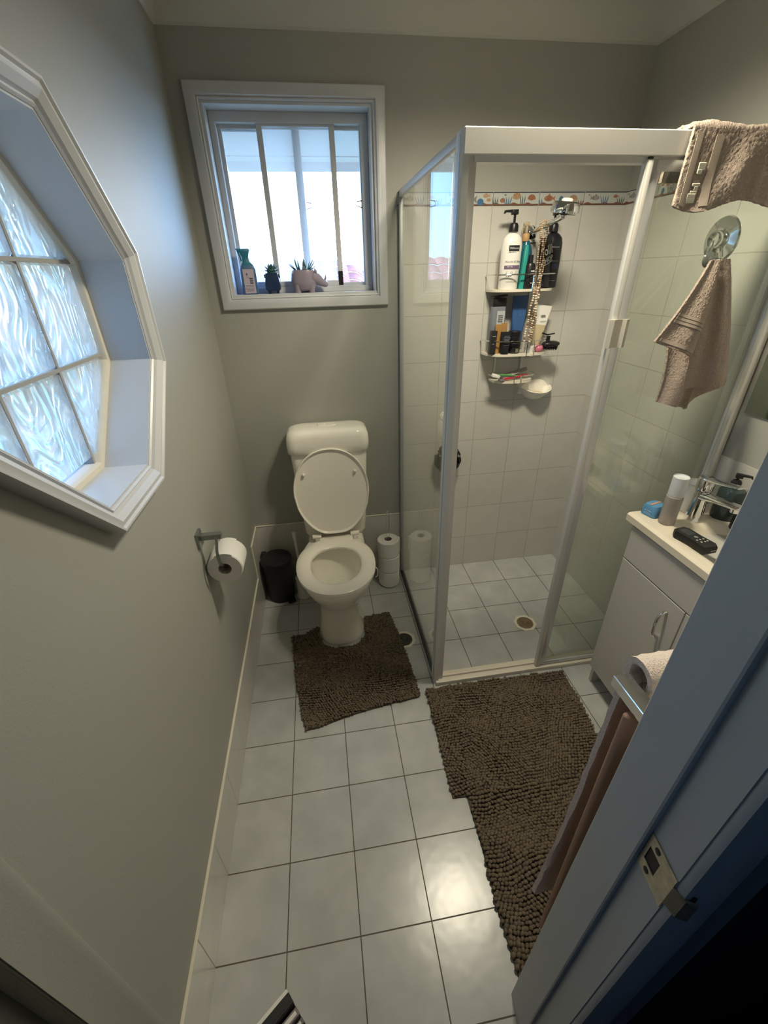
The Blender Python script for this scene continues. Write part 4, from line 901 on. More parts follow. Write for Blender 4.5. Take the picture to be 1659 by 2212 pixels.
tb = thing('toothbrush', 'pink handled toothbrush across the bottom tray', 'toothbrush', (1.35, -.05, ZB))
b = B(); b.tube([(1.27, -.045, ZB+.014), (1.34, -.055, ZB+.016), (1.43, -.05, ZB+.016)], [.003, .004, .003], 8); obj('handle', b, RGB('coral', (.65, .25, .22), .35), tb)
b = B(); b.box(1.255, 1.274, -.050, -.040, ZB+.012, ZB+.026, bev=.001, seg=1); obj('bristles', b, M['white_pl'], tb)
b = B(); b.sheet(lambda u, v: (1.29+.13*u, -.03-.05*v*(1-.4*u), ZB+.008+.03*u+.012*math.sin(PI*v)), 10, 6, .002)
tag(obj('wash_pad', b, RGB('grey_mesh', (.34, .32, .30), .7, bump=(300, .002))), 'crumpled grey washing pad in the bottom tray', 'pad')
# ceramic soap dish
sd = thing('soap_dish', 'white ceramic soap dish fixed to the tiles below the caddy', 'soap dish', (1.49, -.02, 1.04))
b = B(); b.loft([[(1.495+rx*math.cos(PI+PI*k/20), -.004+ry*math.sin(PI+PI*k/20), z+lift*(abs(math.cos(PI*k/20))**2)) for k in range(21)] for rx, ry, z, lift in ((.03, .03, 1.012, 0), (.055, .06, 1.024, .004), (.078, .085, 1.048, .012), (.085, .092, 1.058, .016), (.082, .088, 1.060, .016), (.070, .074, 1.048, .010), (.045, .048, 1.034, .003), (.02, .02, 1.032, 0))], closed=False, cap0=False, cap1=False)
b.loft([[(1.495+rx*math.cos(PI*k/16), -.004-d, 1.04+rz_*math.sin(PI*k/16)) for k in range(17)] for rx, rz_, d in ((.085, .07, 0), (.082, .068, .006), (.075, .062, .008))], closed=False, cap0=False, cap1=True)
obj('dish', b, M['ceramic'], sd, ang=50)
b = B(); b.sphere((1.495, -.042, 1.046), (.034, .022, .009), 20, 10); tag(obj('soap_bar', b, RGB('soap', (.70, .58, .38), .4)), 'worn cream soap bar lying in the ceramic dish', 'soap')
# second clear hook + mesh sponge
b = B(); b.lathe([(.022, 0), (.020, .004), (.008, .008), (.006, .012), (0, .013)], seg=24, Mx=Matrix.Translation((1.03, -.004, .95)) @ Matrix.Rotation(PI/2, 4, 'X')); b.tube([(1.03, -.014, .950), (1.03, -.028, .938), (1.03, -.030, .925), (1.03, -.036, .925), (1.03, -.038, .935)], .003, 8)
tag(obj('suction_hook', b, M['white_pl']), 'white suction hook on the tiles above the black sponge', 'hook')
sg = thing('mesh_sponge', 'black ruffled mesh sponge hanging on the tiles behind the corner post', 'sponge', (1.045, -.05, .62))
b = B()
for k in range(46):
    a, e_ = random.uniform(0, 2*PI), math.acos(random.uniform(-1, 1)); n = Vector((math.sin(e_)*math.cos(a), math.sin(e_)*math.sin(a)*.55, math.cos(e_)*1.15)); c = Vector((1.045, -.055, .735))+n*.055
    q = n.normalized().to_track_quat('Z', 'Y').to_matrix().to_4x4(); w_ = random.uniform(.018, .028)
    b.lathe([(.004, -.012), (w_*.6, -.002), (w_, .006), (w_*.8, .014), (w_*.5, .008), (0, .004)], seg=9, Mx=Matrix.Translation(c) @ q @ Matrix.Rotation(random.uniform(0, 3), 4, 'Z') @ Matrix.Diagonal((1, random.uniform(.45, 1), 1, 1)), cap=False)
b.sphere((1.045, -.055, .735), (.05, .035, .06)); obj('ruffles', b, RGB('mesh_black', (.014, .013, .013), .4), sg)
b = B(); b.tube([(1.03, -.033, .925), (1.033, -.04, .85), (1.045, -.05, .78)], .0018, 6); obj('cord', b, M['black'], sg)

# ================================================================== TOWELS
def fuzz(p, s=60, a=.002): return a*noise.noise(Vector(p)*s)
tw = thing('towel', 'tan towel folded over the shower header rail', 'towel', (1.53, -.86, 1.715))
def th1(u, v):
    x = 1.362+.36*u; 
    s = v*2-1   # -1 back hem .. 1 front hem
    fold = .003*math.sin(u*17)+.002*math.sin(u*31+1)+.010*max(0, math.sin(u*7+v*5-5.2))**3
    L = .150+.012*math.sin(u*9)-.02*max(0, u-.6)
    if s > .12: t_ = (s-.12)/.88; return (x-.012*t_*(1-u)*1.2, -.850-.010*t_-fold*t_, 1.879-.003-L*t_*1.05+fuzz((x, s, 0)))
    if s < -.12: t_ = (-s-.12)/.88; return (x, -.790+.006*t_+fold*t_, 1.879-.10*t_)
    return (x, -.820-.030*(s/.12), 1.881+.004*math.sin(u*11)+fuzz((x, s, 1), 40, .003))
b = B(); b.sheet(th1, 130, 110, .008)
for v in b.bm.verts: v.co += Vector((fuzz(v.co, 400, .001), fuzz(v.co+Vector((3, 1, 2)), 390, .0018), fuzz(v.co+Vector((7, 1, 2)), 400, .001)))
obj('cloth', b, M['towel'], tw, ang=80)
b = B()
def stripe(u0, u1, v0, v1, lift): b.sheet(lambda u, v: Vector(th1(u0+(u1-u0)*u, v0+(v1-v0)*v))+Vector((0, -.0045-lift, 0)), 4, 24, .001)
stripe(.03, .075, .60, .985, .0008); stripe(.175, .235, .60, .97, .0008); obj('woven_band', b, M['towel_band'], tw, ang=80)
b = B()
for (u_, v_, w_, h_) in ((.128, .76, .020, .016), (.120, .79, .014, .010), (.122, .855, .022, .007), (.122, .875, .008, .010), (.132, .875, .008, .010), (.116, .90, .020, .008), (.108, .93, .024, .020)):
    p = Vector(th1(u_, v_)); b.box(p.x-w_/2, p.x+w_/2, p.y-.0075, p.y-.004, p.z-h_/2, p.z+h_/2, bev=.0015, seg=1)
obj('motif', b, RGB('motif_cream', (.66, .62, .50), .7, bump=(400, .001)), tw)

hk = thing('suction_hook', 'clear suction hook on the shower door holding the hanging tan towel', 'hook', (1.525, SY-.012, 1.60))
b = B(); Mk = Matrix.Translation((1.525, SY-.012, 1.600)) @ Matrix.Rotation(PI/2, 4, 'X')
b.lathe([(.020, 0), (.018, .004), (.008, .008), (.005, .028), (0, .029)], seg=24, Mx=Mk); obj('cup', b, RGB('clear_plastic', (.5, .52, .48), .2, trans=.5), hk)
b = B(); b.tube([(1.525, SY-.022, 1.600), (1.525, SY-.046, 1.595), (1.525, SY-.052, 1.602)], .003, 8); obj('hook', b, M['chrome'], hk)
tw2 = thing('towel', 'tan hand towel hanging crumpled against the sliding shower door', 'towel', (1.53, -.88, 1.2))
def quad(A, B_, C_, D, ampl, fr, ph, bulge=.02, base=-.892):
    A, B_, C_, D = [Vector((x, base, z)) for x, z in (A, B_, C_, D)]
    def f(u, v):
        p = (A*(1-u)+B_*u)*(1-v)+(D*(1-u)+C_*u)*v
        p.y -= ampl*math.sin(u*fr+ph+v*1.5)*(.25+.75*v)+bulge*math.sin(PI*u)*v; p.y += .03*(1-v)**2*1.0
        return p
    return f
b = B()
b.sheet(quad((1.500, 1.600), (1.560, 1.600), (1.668, 1.268), (1.500, 1.262), .011, 9, .4, .018), 90, 130, .007)      # main fall
b.sheet(quad((1.490, 1.598), (1.520, 1.600), (1.500, 1.355), (1.366, 1.402), .008, 7, 2.0, .016, -.906), 70, 90, .007)      # front flap
b.sheet(quad((1.445, 1.385), (1.570, 1.375), (1.548, 1.198), (1.448, 1.222), .016, 8, 3.2, .004, -.895), 60, 70, .006)   # lower tail
b.sheet(quad((1.530, 1.330), (1.640, 1.330), (1.665, 1.262), (1.552, 1.192), .008, 6, 1.0, -.010, -.878), 44, 44, .006)
for v in b.bm.verts: v.co += Vector((fuzz(v.co, 400, .001), fuzz(v.co+Vector((3, 1, 2)), 390, .0018), fuzz(v.co+Vector((7, 1, 2)), 400, .001)))
obj('cloth', b, M['towel'], tw2, ang=80)
b = B(); f2 = quad((1.490, 1.598), (1.520, 1.600), (1.500, 1.355), (1.366, 1.402), .008, 7, 2.0, .016, -.906)
for v0, v1 in ((.62, .65), (.66, .69), (.70, .73), (.93, .97)): b.sheet(lambda u, v, v0=v0, v1=v1: f2(.06+.90*u, v0+(v1-v0)*v)+Vector((0, -.0055, 0)), 24, 3, .0012)
obj('woven_band', b, M['towel_band'], tw2, ang=80)

rl = thing('towel_rail', 'square chrome towel rail on the wall behind the door jamb', 'towel rail', (1.1, YD, 1.06))
b = B(); b.box(.840, 1.404, -1.692, -1.676, 1.0405, 1.0575); obj('bar', b, M['chrome'], rl)
for x_ in (.816, 1.402):
    b = B(); b.box(x_, x_+.026, YD+.0075, -1.6745, 1.039, 1.059, bev=.001, seg=1); b.box(x_-.008, x_+.034, YD+.0005, YD+.008, 1.028, 1.070, bev=.001, seg=1); obj('bracket', b, M['chrome'], rl)
def drape(x0, x1, ymid, half, ztop, zf, zb, curl=0.0, wob=.006):
    def f(u, v):
        s = v*2-1; x = x0+(x1-x0)*u
        w_ = wob*math.sin(u*14+s)
        if s > .1: t_ = (s-.1)/.9; return (x-curl*t_**3*(1-u)**6, ymid+half+.004*t_+w_*t_+.03*t_**2*curl*10*(1-u)**2, ztop-(ztop-zf)*t_)
        if s < -.1: t_ = (-s-.1)/.9; return (x, ymid-half-w_*t_*.5, ztop-(ztop-zb)*t_)
        a = s/.1*PI/2; return (x, ymid+half*math.sin(a), ztop+half*.8*math.cos(a))
    return f
tp_ = tag(thing('towel', '', 'towel', (1.05, -1.68, .35)), 'pale pink towel draped over the rail behind the door jamb', 'towel')
b = B(); b.sheet(drape(.852, 1.33, -1.681, .022, 1.062, .215, .95, .016), 50, 60, .011)
for v in b.bm.verts: v.co += Vector((fuzz(v.co, 110, .002), fuzz(v.co+Vector((3, 1, 2)), 130, .003), 0))
obj('cloth', b, M['towel_pink'], tp_, ang=80)
tq = thing('towel', 'flat brown cloth hanging near the wall behind the pink towel', 'towel', (1.05, -1.722, .26))
b = B(); b.box(.808, 1.32, -1.728, -1.716, .26, 1.034, bev=.005, seg=3); obj('cloth', b, M['cloth_brown'], tq, ang=60)  # plain brown sheet behind the pink drape

# ================================================================== VANITY
va = thing('vanity', 'white bathroom vanity cupboard against the right wall', 'vanity', (1.62, -1.22, 0))
VY0, VY1, VX = -.925, -1.525, 1.475
b = B(); b.box(VX, RX-.008, VY1, VY0, .10, .808, bev=.001, seg=1)
for y_ in (VY0-.016, VY1): b.box(VX+.002, RX-.008, y_, y_+.016, 0, .10)
b.box(VX+.055, VX+.07, VY1+.016, VY0-.016, 0, .10); obj('body', b, M['laminate'], va)
b = B(); b.box(VX-.016, VX, VY1+.002, VY0-.002, .668, .800, bev=.0015, seg=1); obj('fascia', b, M['laminate'], va)
for i, (ya, yb) in enumerate(((-1.2235, VY0-.002), (VY1+.002, -1.2265))):
    b = B(); b.box(VX-.016, VX, ya, yb, .098, .664, bev=.0015, seg=1); d_ = obj('door', b, M['laminate'], va)
    hy = -1.168 if i == 0 else -1.282
    P_ = [(VX-.015, hy, .618), (VX-.028, hy, .616), (VX-.040, hy, .600), (VX-.045, hy, .565), (VX-.040, hy, .530), (VX-.028, hy, .512), (VX-.015, hy, .510)]
    b = B(); b.tube(P_, [.0065, .0055, .005, .0048, .005, .0055, .0065], 10); obj('handle', b, M['chrome'], d_)
# moulded top with sunken basin
b = B()
TX0, TX1, TY0, TY1, TZ = 1.450, RX-.006, -1.548, -.897, .838
def topz(x, y):
    dx = max(0, abs(x-1.620)-.055)/.065; dy = max(0, abs(y+1.235)-.13)/.10
    d = math.sqrt(dx*dx+dy*dy); t_ = max(0, 1-d); s = t_*t_*(3-2*t_)
    rim = .004*max(0, 1-abs(d-1.05)/.25)
    return TZ-.095*s - (.004 if d < 1.0 else 0)+rim*.4
nx, ny = 40, 70
P = [[(TX0+(TX1-TX0)*i/nx, TY0+(TY1-TY0)*j/ny) for j in range(ny+1)] for i in range(nx+1)]
vs = [(x, y, topz(x, y)-(.006 if (i == 0) else 0)) for i, r_ in enumerate(P) for x, y in r_]
fs = [(i*(ny+1)+j, (i+1)*(ny+1)+j, (i+1)*(ny+1)+j+1, i*(ny+1)+j+1) for i in range(nx) for j in range(ny)]
n0 = len(vs); per = [(i, 0) for i in range(nx+1)]+[(nx, j) for j in range(1, ny+1)]+[(i, ny) for i in range(nx-1, -1, -1)]+[(0, j) for j in range(ny-1, 0, -1)]
low = [(P[i][j][0], P[i][j][1], .809) for i, j in per]; vs += low
for k in range(len(per)):
    k2 = (k+1) % len(per); a, c = per[k], per[k2]; fs.append((a[0]*(ny+1)+a[1], n0+k, n0+k2, c[0]*(ny+1)+c[1]))
b.raw(vs, fs); vt = obj('basin_top', b, M['vanity_top'], va, ang=40)
b = B(); b.lathe([(.022, 0), (.022, .003), (.014, .004), (0, .002)], (1.62, -1.235, .742), 24); obj('waste', b, M['chrome'], vt)
# mixer tap
tp2 = thing('basin_tap', 'chrome basin mixer tap on the vanity top', 'tap', (1.632, -.978, .838))
b = B(); b.lathe([(.027, 0), (.0275, .003), (.025, .02), (.021, .07), (.021, .108)], (1.632, -.978, .838), 32); obj('body', b, M['chrome'], tp2)
b = B(); b.loft([[(1.632+w_*math.cos(a), y, z+h_*math.sin(a)) for a in [2*PI*k/16 for k in range(16)]] for y, z, w_, h_ in ((-.968, .925, .020, .016), (-1.00, .930, .020, .014), (-1.05, .940, .021, .010), (-1.10, .948, .021, .008), (-1.118, .950, .018, .006))]); b.lathe([(.011, -.014), (.012, 0)], (1.632, -1.100, .944), 18); obj('spout', b, M['chrome'], tp2)
b = B(); b.lathe([(.023, .110), (.0245, .114), (.0245, .148), (.022, .154), (0, .156)], (1.632, -.978, .838), 32)
b.loft([[(1.632+w_*math.copysign(abs(math.cos(a))**.6, math.cos(a)), y, z+h_*math.sin(a)) for a in [2*PI*k/16 for k in range(16)]] for y, z, w_, h_ in ((-.975, .985, .022, .007), (-1.02, .993, .021, .005), (-1.07, 1.003, .019, .004), (-1.095, 1.008, .016, .0035))]); obj('lever', b, M['chrome'], tp2)
ZV = .838
# items on the vanity
bt3 = thing('blue_tin', 'small sky blue rounded box with a tan strip on its top, vanity corner', 'box', (1.525, -.925, ZV))
Mb = Matrix.Translation((1.525, -.925, ZV)) @ Matrix.Rotation(.25, 4, 'Z')
b = B(); b.loft([rrect(0, 0, z, hx, hy, .012) for z, hx, hy in ((0, .030, .026), (.003, .032, .028), (.030, .031, .027), (.040, .026, .022), (.042, .018, .014))], Mx=Mb); obj('body', b, RGB('sky_blue', (.10, .27, .48), .25), bt3)
b = B(); b.box(-.026, .022, -.004, .004, .0405, .044, bev=.001, seg=1, Mx=Mb); obj('strip', b, RGB('tan_strip', (.55, .30, .19), .4), bt3)
b = B(); bars(b, Mb @ Vector((-.0321, 0, .021)), .026, .0022, right=Mb.to_3x3() @ Vector((0, -1, 0)), n=2); bars(b, Mb @ Vector((-.0321, 0, .015)), .022, .0016, right=Mb.to_3x3() @ Vector((0, -1, 0)), n=3); bars(b, Mb @ Vector((-.0321, 0, .011)), .024, .0012, right=Mb.to_3x3() @ Vector((0, -1, 0)), n=3, seed=5); obj('lettering', b, RGB('ink_pale_blue', (.45, .60, .75), .4), bt3)
fb2 = thing('frosted_bottle', 'frosted clear bottle with a tall white cap beside the blue box', 'bottle', (1.527, -.985, ZV))
b = B(); b.lathe([(.023, 0), (.0245, .003), (.0245, .100), (.020, .106)], (1.527, -.985, ZV), 32); obj('body', b, RGB('frosted', (.55, .50, .47), .35, trans=.45), fb2)
b = B(); b.lathe([(.0228, .103), (.0232, .105), (.0232, .168), (.0215, .170), (.0205, .166), (0, .166)], (1.527, -.985, ZV), 32); obj('cap', b, RGB('soft_white', (.66, .68, .72), .35), fb2)
b = B(); b.lathe([(.020, 0), (.022, .003), (.022, .09), (.019, .10), (.022, .108), (.018, .118), (0, .124)], (1.650, -.925, ZV), 24); tag(obj('white_pot', b, M['white_pl']), 'white container mostly hidden behind the frosted bottle', 'container')
jb = thing('dark_pump_jar', 'dark grey-green glass pump bottle behind the basin tap', 'bottle', (1.738, -.985, ZV))
b = B(); b.lathe([(.036, 0), (.038, .004), (.038, .095), (.034, .104), (.013, .110), (.013, .118)], (1.738, -.985, ZV), 32); obj('body', b, RGB('dark_glass', (.035, .055, .055), .12), jb)
b = B(); pump(b, (1.738, -.985, ZV+.115), .9, PI*.75, .022, .012, .015); obj('pump', b, M['black'], jb)
b = B(); b.lathe([(.018, 0), (.020, .003), (.020, .055), (.016, .062), (.012, .063), (.012, .085), (0, .086)], (1.715, -1.062, ZV), 24); tag(obj('small_black_bottle', b, M['black']), 'small black bottle under the tap spout', 'bottle')
dv = thing('laser_measure', 'black handheld meter with small buttons lying on the vanity edge', 'handheld meter', (1.512, -1.112, ZV))
Md = Matrix.Translation((1.515, -1.112, ZV)) @ Matrix.Rotation(.12, 4, 'Z')
hexo = [(-.026, -.060), (.018, -.062), (.027, -.050), (.0245, -.005), (.027, .045), (.018, .058), (-.016, .058), (-.027, .045), (-.0245, -.005)]
b = B(); b.loft([[(x*s_, y*s_, z) for x, y in hexo] for s_, z in ((.94, 0), (1, .004), (1, .021), (.95, .026))], Mx=Md); obj('body', b, RGB('rubber_black', (.012, .012, .011), .55), dv)
b = B(); b.box(-.013, .015, .008, .045, .0255, .0270, bev=.0005, seg=1, Mx=Md); obj('screen', b, RGB('lcd', (.05, .055, .06), .08), dv)
b = B()
for x_, y_, r_ in ((0, -.004, .0060),): b.lathe([(r_, .0255), (r_, .0272), (0, .0276)], (x_, y_, 0), 16, Mx=Md)
obj('main_button', b, RGB('btn_grey', (.20, .20, .19), .4), dv)
for x_, y_ in ((-.012, -.018), (.0, -.018), (.012, -.018), (-.009, -.030), (.004, -.031), (.014, -.030)):
    b = B(); b.lathe([(.0028, .0255), (.0028, .0270), (0, .0274)], (x_, y_, 0), 10, Mx=Md); obj('button', b, RGB('btn_pale', (.50, .48, .44), .4), dv)
b = B(); bars(b, Md @ Vector((.004, -.0622, .013)), .018, .003, right=Md.to_3x3() @ Vector((1, 0, 0)), n=2); obj('lettering', b, M['ink_grey'], dv)
# mirror
mr = thing('mirror', 'frameless wall mirror above the vanity', 'mirror', (RX, -1.2, 1.165))
b = B(); b.box(RX-.006, RX-.0005, -1.56, -.878, 1.165, 1.95, bev=.0006, seg=1); obj('glass', b, M['mirror'], mr)

# ================================================================== RUGS
def inside(poly, x, y):
    c = False
    for i in range(len(poly)):
        (x1, y1), (x2, y2) = poly[i], poly[i-1]
        if (y1 > y) != (y2 > y) and x < (x2-x1)*(y-y1)/(y2-y1)+x1: c = not c
    return c
ICO = bmesh.new(); bmesh.ops.create_icosphere(ICO, subdivisions=1, radius=1); ICOV = [v.co.copy() for v in ICO.verts]; ICOF = [tuple(v.index for v in f.verts) for f in ICO.faces]; ICO.free()
def rug(name, label, poly, z0, step=.0125, seed=1, rowdir=0.0, lift=lambda x, y: 0.0):
    rnd = random.Random(seed); r_ = thing(name, label, 'bath mat', (sum(p[0] for p in poly)/len(poly), sum(p[1] for p in poly)/len(poly), z0))
    vs, fs = [], []
    ys = [p[1] for p in poly]; xs = [p[0] for p in poly]; y = min(ys)-.01; row = 0
    while y < max(ys)+.01:
        x = min(xs)-.01+(step*.4 if row % 2 else 0)
        while x < max(xs)+.01:
            wob = Vector((x*7, y*7, seed)); px = x+rnd.uniform(-.002, .002)+.010*noise.noise(wob*.9); py = y+.024*noise.noise(wob*1.1+Vector((5, 5, 5)))+rnd.uniform(-.0015, .0015)
            if inside(poly, px, py):
                hgt = .013+.009*noise.noise(wob*1.7)+rnd.uniform(-.0015, .0015); az = rnd.uniform(-.6, .6)+2.2*noise.noise(wob*.8); tl = rnd.uniform(.1, .9)
                k1, k2 = rnd.uniform(.85, 1.25), rnd.uniform(.8, 1.15)
                Mx_ = Matrix.Translation((px, py, z0+.005+hgt*.55+lift(px, py))) @ Matrix.Rotation(az+rowdir, 4, 'Z') @ Matrix.Rotation(tl, 4, 'X') @ Matrix.Rotation(rnd.uniform(-.35, .35), 4, 'Y') @ Matrix.Diagonal((step*.58*k1, step*.46*k2, hgt*.6+.001, 1))
                o = len(vs); vs += [Mx_ @ v for v in ICOV]; fs += [tuple(o+i for i in f) for f in ICOF]
            x += step*.86
        y += step*.80; row += 1
    me = bpy.data.meshes.new('pile'); me.from_pydata([v-ORG[r_.name] for v in vs], [], fs); me.materials.append(M['rug']); me.polygons.foreach_set('use_smooth', [True]*len(me.polygons))
    o = bpy.data.objects.new('pile', me); sc.collection.objects.link(o); o.parent = r_; ORG[o.name] = ORG[r_.name]; o['kind'] = 'stuff'
    b = B(); b.raw([(x, y, z0+.0005) for x, y in poly]+[(x, y, z0+.007) for x, y in poly], [tuple(range(len(poly)))[::-1], tuple(range(len(poly), 2*len(poly)))]+[(k, (k+1) % len(poly), len(poly)+(k+1) % len(poly), len(poly)+k) for k in range(len(poly))])
    obj('backing', b, M['rug_base'], r_)
rug('pedestal_mat', 'brown chenille mat cut round the foot of the toilet', [(.163, -.452), (.24, -.440), (.268, -.420), (.298, -.405), (.296, -.45), (.318, -.525), (.37, -.562), (.44, -.565), (.50, -.545), (.533, -.49), (.535, -.40), (.545, -.375), (.60, -.365), (.672, -.362), (.705, -.60), (.724, -.885), (.70, -.895), (.58, -.905), (.42, -.93), (.29, -.962), (.236, -.968), (.195, -.75)], 0, .0122, 3)
rug('bath_mat', 'large brown chenille mat in front of the shower opening', [(.752, -.868), (.95, -.862), (1.20, -.866), (1.382, -.870), (1.375, -1.02), (1.355, -1.19), (1.345, -1.303), (1.10, -1.310), (.90, -1.310), (.742, -1.303), (.748, -1.06)], 0, .0130, 5)
rug('bath_mat', 'brown chenille mat at the doorway end, below the pink towel', [(.795, -1.298), (1.0, -1.300), (1.33, -1.322), (1.33, -1.735), (.785, -1.745), (.782, -1.60), (.792, -1.45)], 0, .0130, 9)

# ================================================================== WINDOW SILL
ZW = wz0+.0125
sbt = thing('trigger_bottle', 'blue and teal spray bottle with white rear label on the sill', 'bottle', (.170, .03, ZW), None)
Mt = Matrix.Translation((.172, .028, ZW)) @ Matrix.Rotation(.25, 4, 'Z')
b = B(); b.loft([rrect(0, 0, z, hx, hy, .009) for z, hx, hy in ((0, .030, .019), (.003, .032, .021), (.09, .030, .020), (.106, .024, .017))], Mx=Mt); obj('body', b, RGB('bottle_blue', (.07, .15, .30), .3), sbt)
b = B(); b.loft([rrect(x_, 0, z, hx, hy, .006) for z, x_, hx, hy in ((.104, 0, .0245, .0175), (.108, 0, .022, .016), (.118, -.002, .014, .011), (.135, -.003, .013, .010), (.150, -.004, .018, .010), (.160, -.008, .026, .010), (.164, -.012, .026, .008))], Mx=Mt)
b.tube([Mt @ Vector(q) for q in ((-.030, 0, .158), (-.024, 0, .140), (-.020, 0, .120))], .0035, 6); obj('trigger_head', b, RGB('bottle_teal', (.015, .17, .26), .35), sbt)
b = B(); b.mi = 0; r3 = Mt.to_3x3() @ Vector((1, 0, 0)); patch(b, .044, .088, Mt @ Vector((-.003, -.0212, .048)), right=r3)
b.mi = 1; lettering(b, '◊', .016, Mt @ Vector((-.010, -.0218, .072)), right=r3)
for z_ in (.060, .052, .044): b.box(-.001, .012, -.0222, -.0216, z_-.005, z_, Mx=Mt)
[bars(b, Mt @ Vector((-.004, -.0217, z_)), w_, .0014, right=r3, n=4, seed=int(z_*1000)) for z_, w_ in ((.032, .034), (.028, .030), (.020, .034), (.016, .026), (.012, .030), (.060, .016))]
obj_split(['label', 'lettering'], b, [RGB('label_lilac', (.45, .40, .48), .5), RGB('ink_dark', (.06, .06, .08), .5)], sbt)
pt = thing('succulent', 'small succulent in a square navy footed pot on the sill', 'potted plant', (.267, .03, ZW))
b = B(); b.loft([rrect(.267, .03, ZW+z, hx, hx*.9, .004) for z, hx in ((.010, .024), (.016, .030), (.034, .031), (.074, .025), (.076, .023))])
for sx in (-1, 1):
    for sy in (-1, 1): b.box(.267+sx*.017-.005, .267+sx*.017+.005, .03+sy*.011-.005, .03+sy*.011+.005, ZW, ZW+.012)
b.box(.267-.033, .267+.033, .022, .038, ZW+.058, ZW+.072, bev=.003); obj('pot', b, RGB('navy_glaze', (.018, .035, .09), .3), pt)
b = B()
def leaf(b, base, d, L, w, curve=.2, tip=.15):
    base = Vector(base); d = Vector(d).normalized(); s = d.cross(Vector((0, 0, 1))); s = s.normalized() if s.length > .1 else Vector((1, 0, 0)); n = s.cross(d); R_ = []
    for k in range(6):
        t_ = k/5; ww = w*(.7+.6*math.sin(PI*min(1, t_*1.1)))*(1-t_**2.2*.97); c = base+d*L*t_+n*curve*L*t_*t_
        R_.append([c+s*ww, c+n*ww*.35, c-s*ww, c-n*ww*.35])
    b.loft(R_)
for ring, (n_, el, L) in enumerate(((11, .10, .036), (11, .5, .037), (9, .9, .034), (5, 1.3, .028))):
    for k in range(n_): a = 2*PI*(k+ring*.5)/n_; leaf(b, (.267, .03, ZW+.080), (math.cos(a)*math.cos(el), math.sin(a)*math.cos(el), math.sin(el)), L, .0058, .15)
b.sphere((.267, .03, ZW+.082), (.019, .019, .018)); obj('leaves', b, RGB('succulent_green', (.05, .13, .12), .5), pt)
rp = thing('rhino_planter', 'pink-grey rhinoceros planter facing right on the sill', 'planter', (.40, .03, ZW))
b = B(); RC = (.398, .03)
b.loft([[(RC[0]+hx*math.cos(a), RC[1]+hy*math.sin(a), ZW+z) for a in [2*PI*k/28 for k in range(28)]] for z, hx, hy in ((.007, .030, .024), (.013, .046, .031), (.040, .056, .035), (.070, .051, .033), (.084, .045, .030), (.085, .040, .026), (.074, .038, .024))])
for sx in (-1, 1):
    for sy in (-1, 1): b.lathe([(.012, 0), (.0125, .002), (.015, .030)], (RC[0]+sx*.029, RC[1]+sy*.015, ZW), 14)
obj('body', b, RGB('rhino_glaze', (.29, .25, .31), .22), rp, ang=60)
b = B(); b.tube([(.435, .03, ZW+.058), (.455, .03, ZW+.048), (.472, .03, ZW+.037), (.486, .03, ZW+.030)], [.028, .023, .016, .0125], 16); b.sphere((.486, .03, ZW+.030), (.013, .0125, .012))
obj('head', b, M['rhino_glaze'], rp, ang=60)
for p0, p1, r_ in (((.482, .03, ZW+.040), (.491, .03, ZW+.066), .0055), ((.470, .03, ZW+.048), (.472, .03, ZW+.063), .004)):
    b = B(); m_ = (Vector(p0)+Vector(p1))/2+Vector((.003, 0, 0)); b.tube([p0, m_, p1], [r_, r_*.65, .0006], 10); obj('horn', b, M['rhino_glaze'], rp)
for sy in (-.012, .012):
    b = B(); b.tube([(.452, .03+sy, ZW+.064), (.449, .03+sy*1.4, ZW+.078), (.446, .03+sy*1.5, ZW+.088)], [.006, .007, .001], 8); obj('ear', b, M['rhino_glaze'], rp)
b = B()
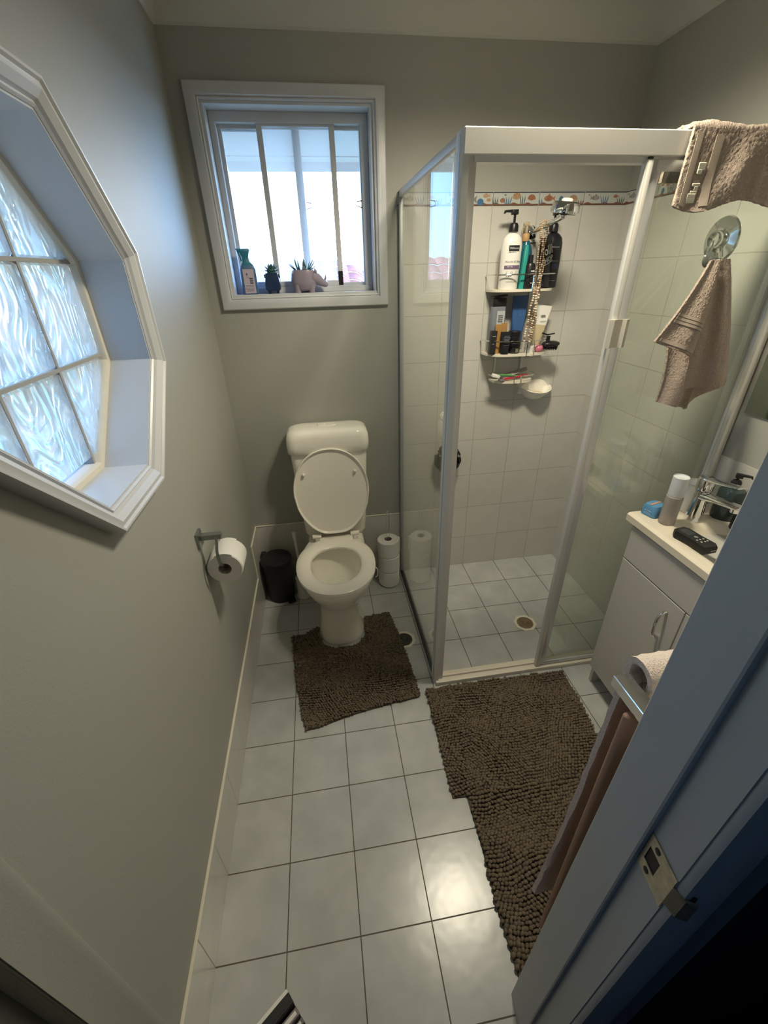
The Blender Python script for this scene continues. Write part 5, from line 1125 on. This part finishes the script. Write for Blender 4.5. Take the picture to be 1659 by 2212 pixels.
for (bx, dx, dz, L) in ((-.020, -.35, 1, .062), (-.024, -.8, 1, .045), (-.014, -.15, 1, .040), (-.026, -1.2, 1, .046), (-.016, -.5, 1, .036), (.004, .05, 1, .050), (.010, .15, 1, .042), (.018, .55, 1, .062), (.022, .9, 1, .050), (.016, .35, 1, .045), (.024, 1.3, 1, .036), (.020, .7, 1, .034), (-.010, -.3, 1, .030)):
    y_ = .03+random.uniform(-.012, .012); leaf(b, (RC[0]+bx, y_, ZW+.078), (dx, random.uniform(-.3, .3), dz), L*1.08, .0056, random.uniform(-.15, .15))
    d = Vector((dx, 0, dz)).normalized()
    for k in range(4): c = Vector((RC[0]+bx, y_, ZW+.078))+d*L*(.2+.18*k); s = 1 if k % 2 else -1; leaf(b, c, (d.z*s+d.x*.6, 0, -d.x*s+d.z*.6), .008, .0012, 0)
obj('leaves', b, RGB('aloe_green', (.05, .14, .11), .5), rp)
b = B()
for ring, (n_, el) in enumerate(((9, .25), (7, .7), (4, 1.2))):
    for k in range(n_): a = 2*PI*(k+ring*.5)/n_; leaf(b, (RC[0]+.005, .018, ZW+.083), (math.cos(a)*math.cos(el), math.sin(a)*math.cos(el), math.sin(el)), .017, .0042, .1)
obj('pale_rosette', b, RGB('pale_succulent', (.34, .38, .42), .5), rp)

# ================================================================== MAGAZINES AT THE DOORWAY
for i, (dx, mat_, lab, top) in enumerate(((0, M['paper'], 'white paper-covered booklet, outermost of the upright row by the left jamb', .268), (.010, M['blackmat'], 'black covered book in the upright row by the left jamb', .280), (.034, RGB('mag_mauve', (.24, .20, .20), .6), 'mauve grey magazine leaning beside the black book', .262), (.050, RGB('mag_grey', (.16, .16, .17), .6), 'dark grey magazine at the right of the upright row', .245))):
    w_ = (.008, .020, .014, .010)[i]
    Mg = Matrix.Translation((.232, -1.732, 0)) @ Matrix.Rotation(math.radians(35), 4, 'Z')
    g_ = thing('magazine', lab, 'magazine', Mg @ Vector((0, 0, 0)), 'upright magazines by the doorway')
    b = B(); b.box(-.20, 0+.001*i, -dx-w_, -dx, 0, top, bev=.0008, seg=1, Mx=Mg); obj('cover', b, mat_, g_)
    if i != 0:
        b = B(); b.box(-.198, -.003, -dx-w_*.75, -dx-w_*.25, top-.002, top+.0006, Mx=Mg); obj('pages', b, M['paper'] if i != 1 else M['blackmat'], g_)
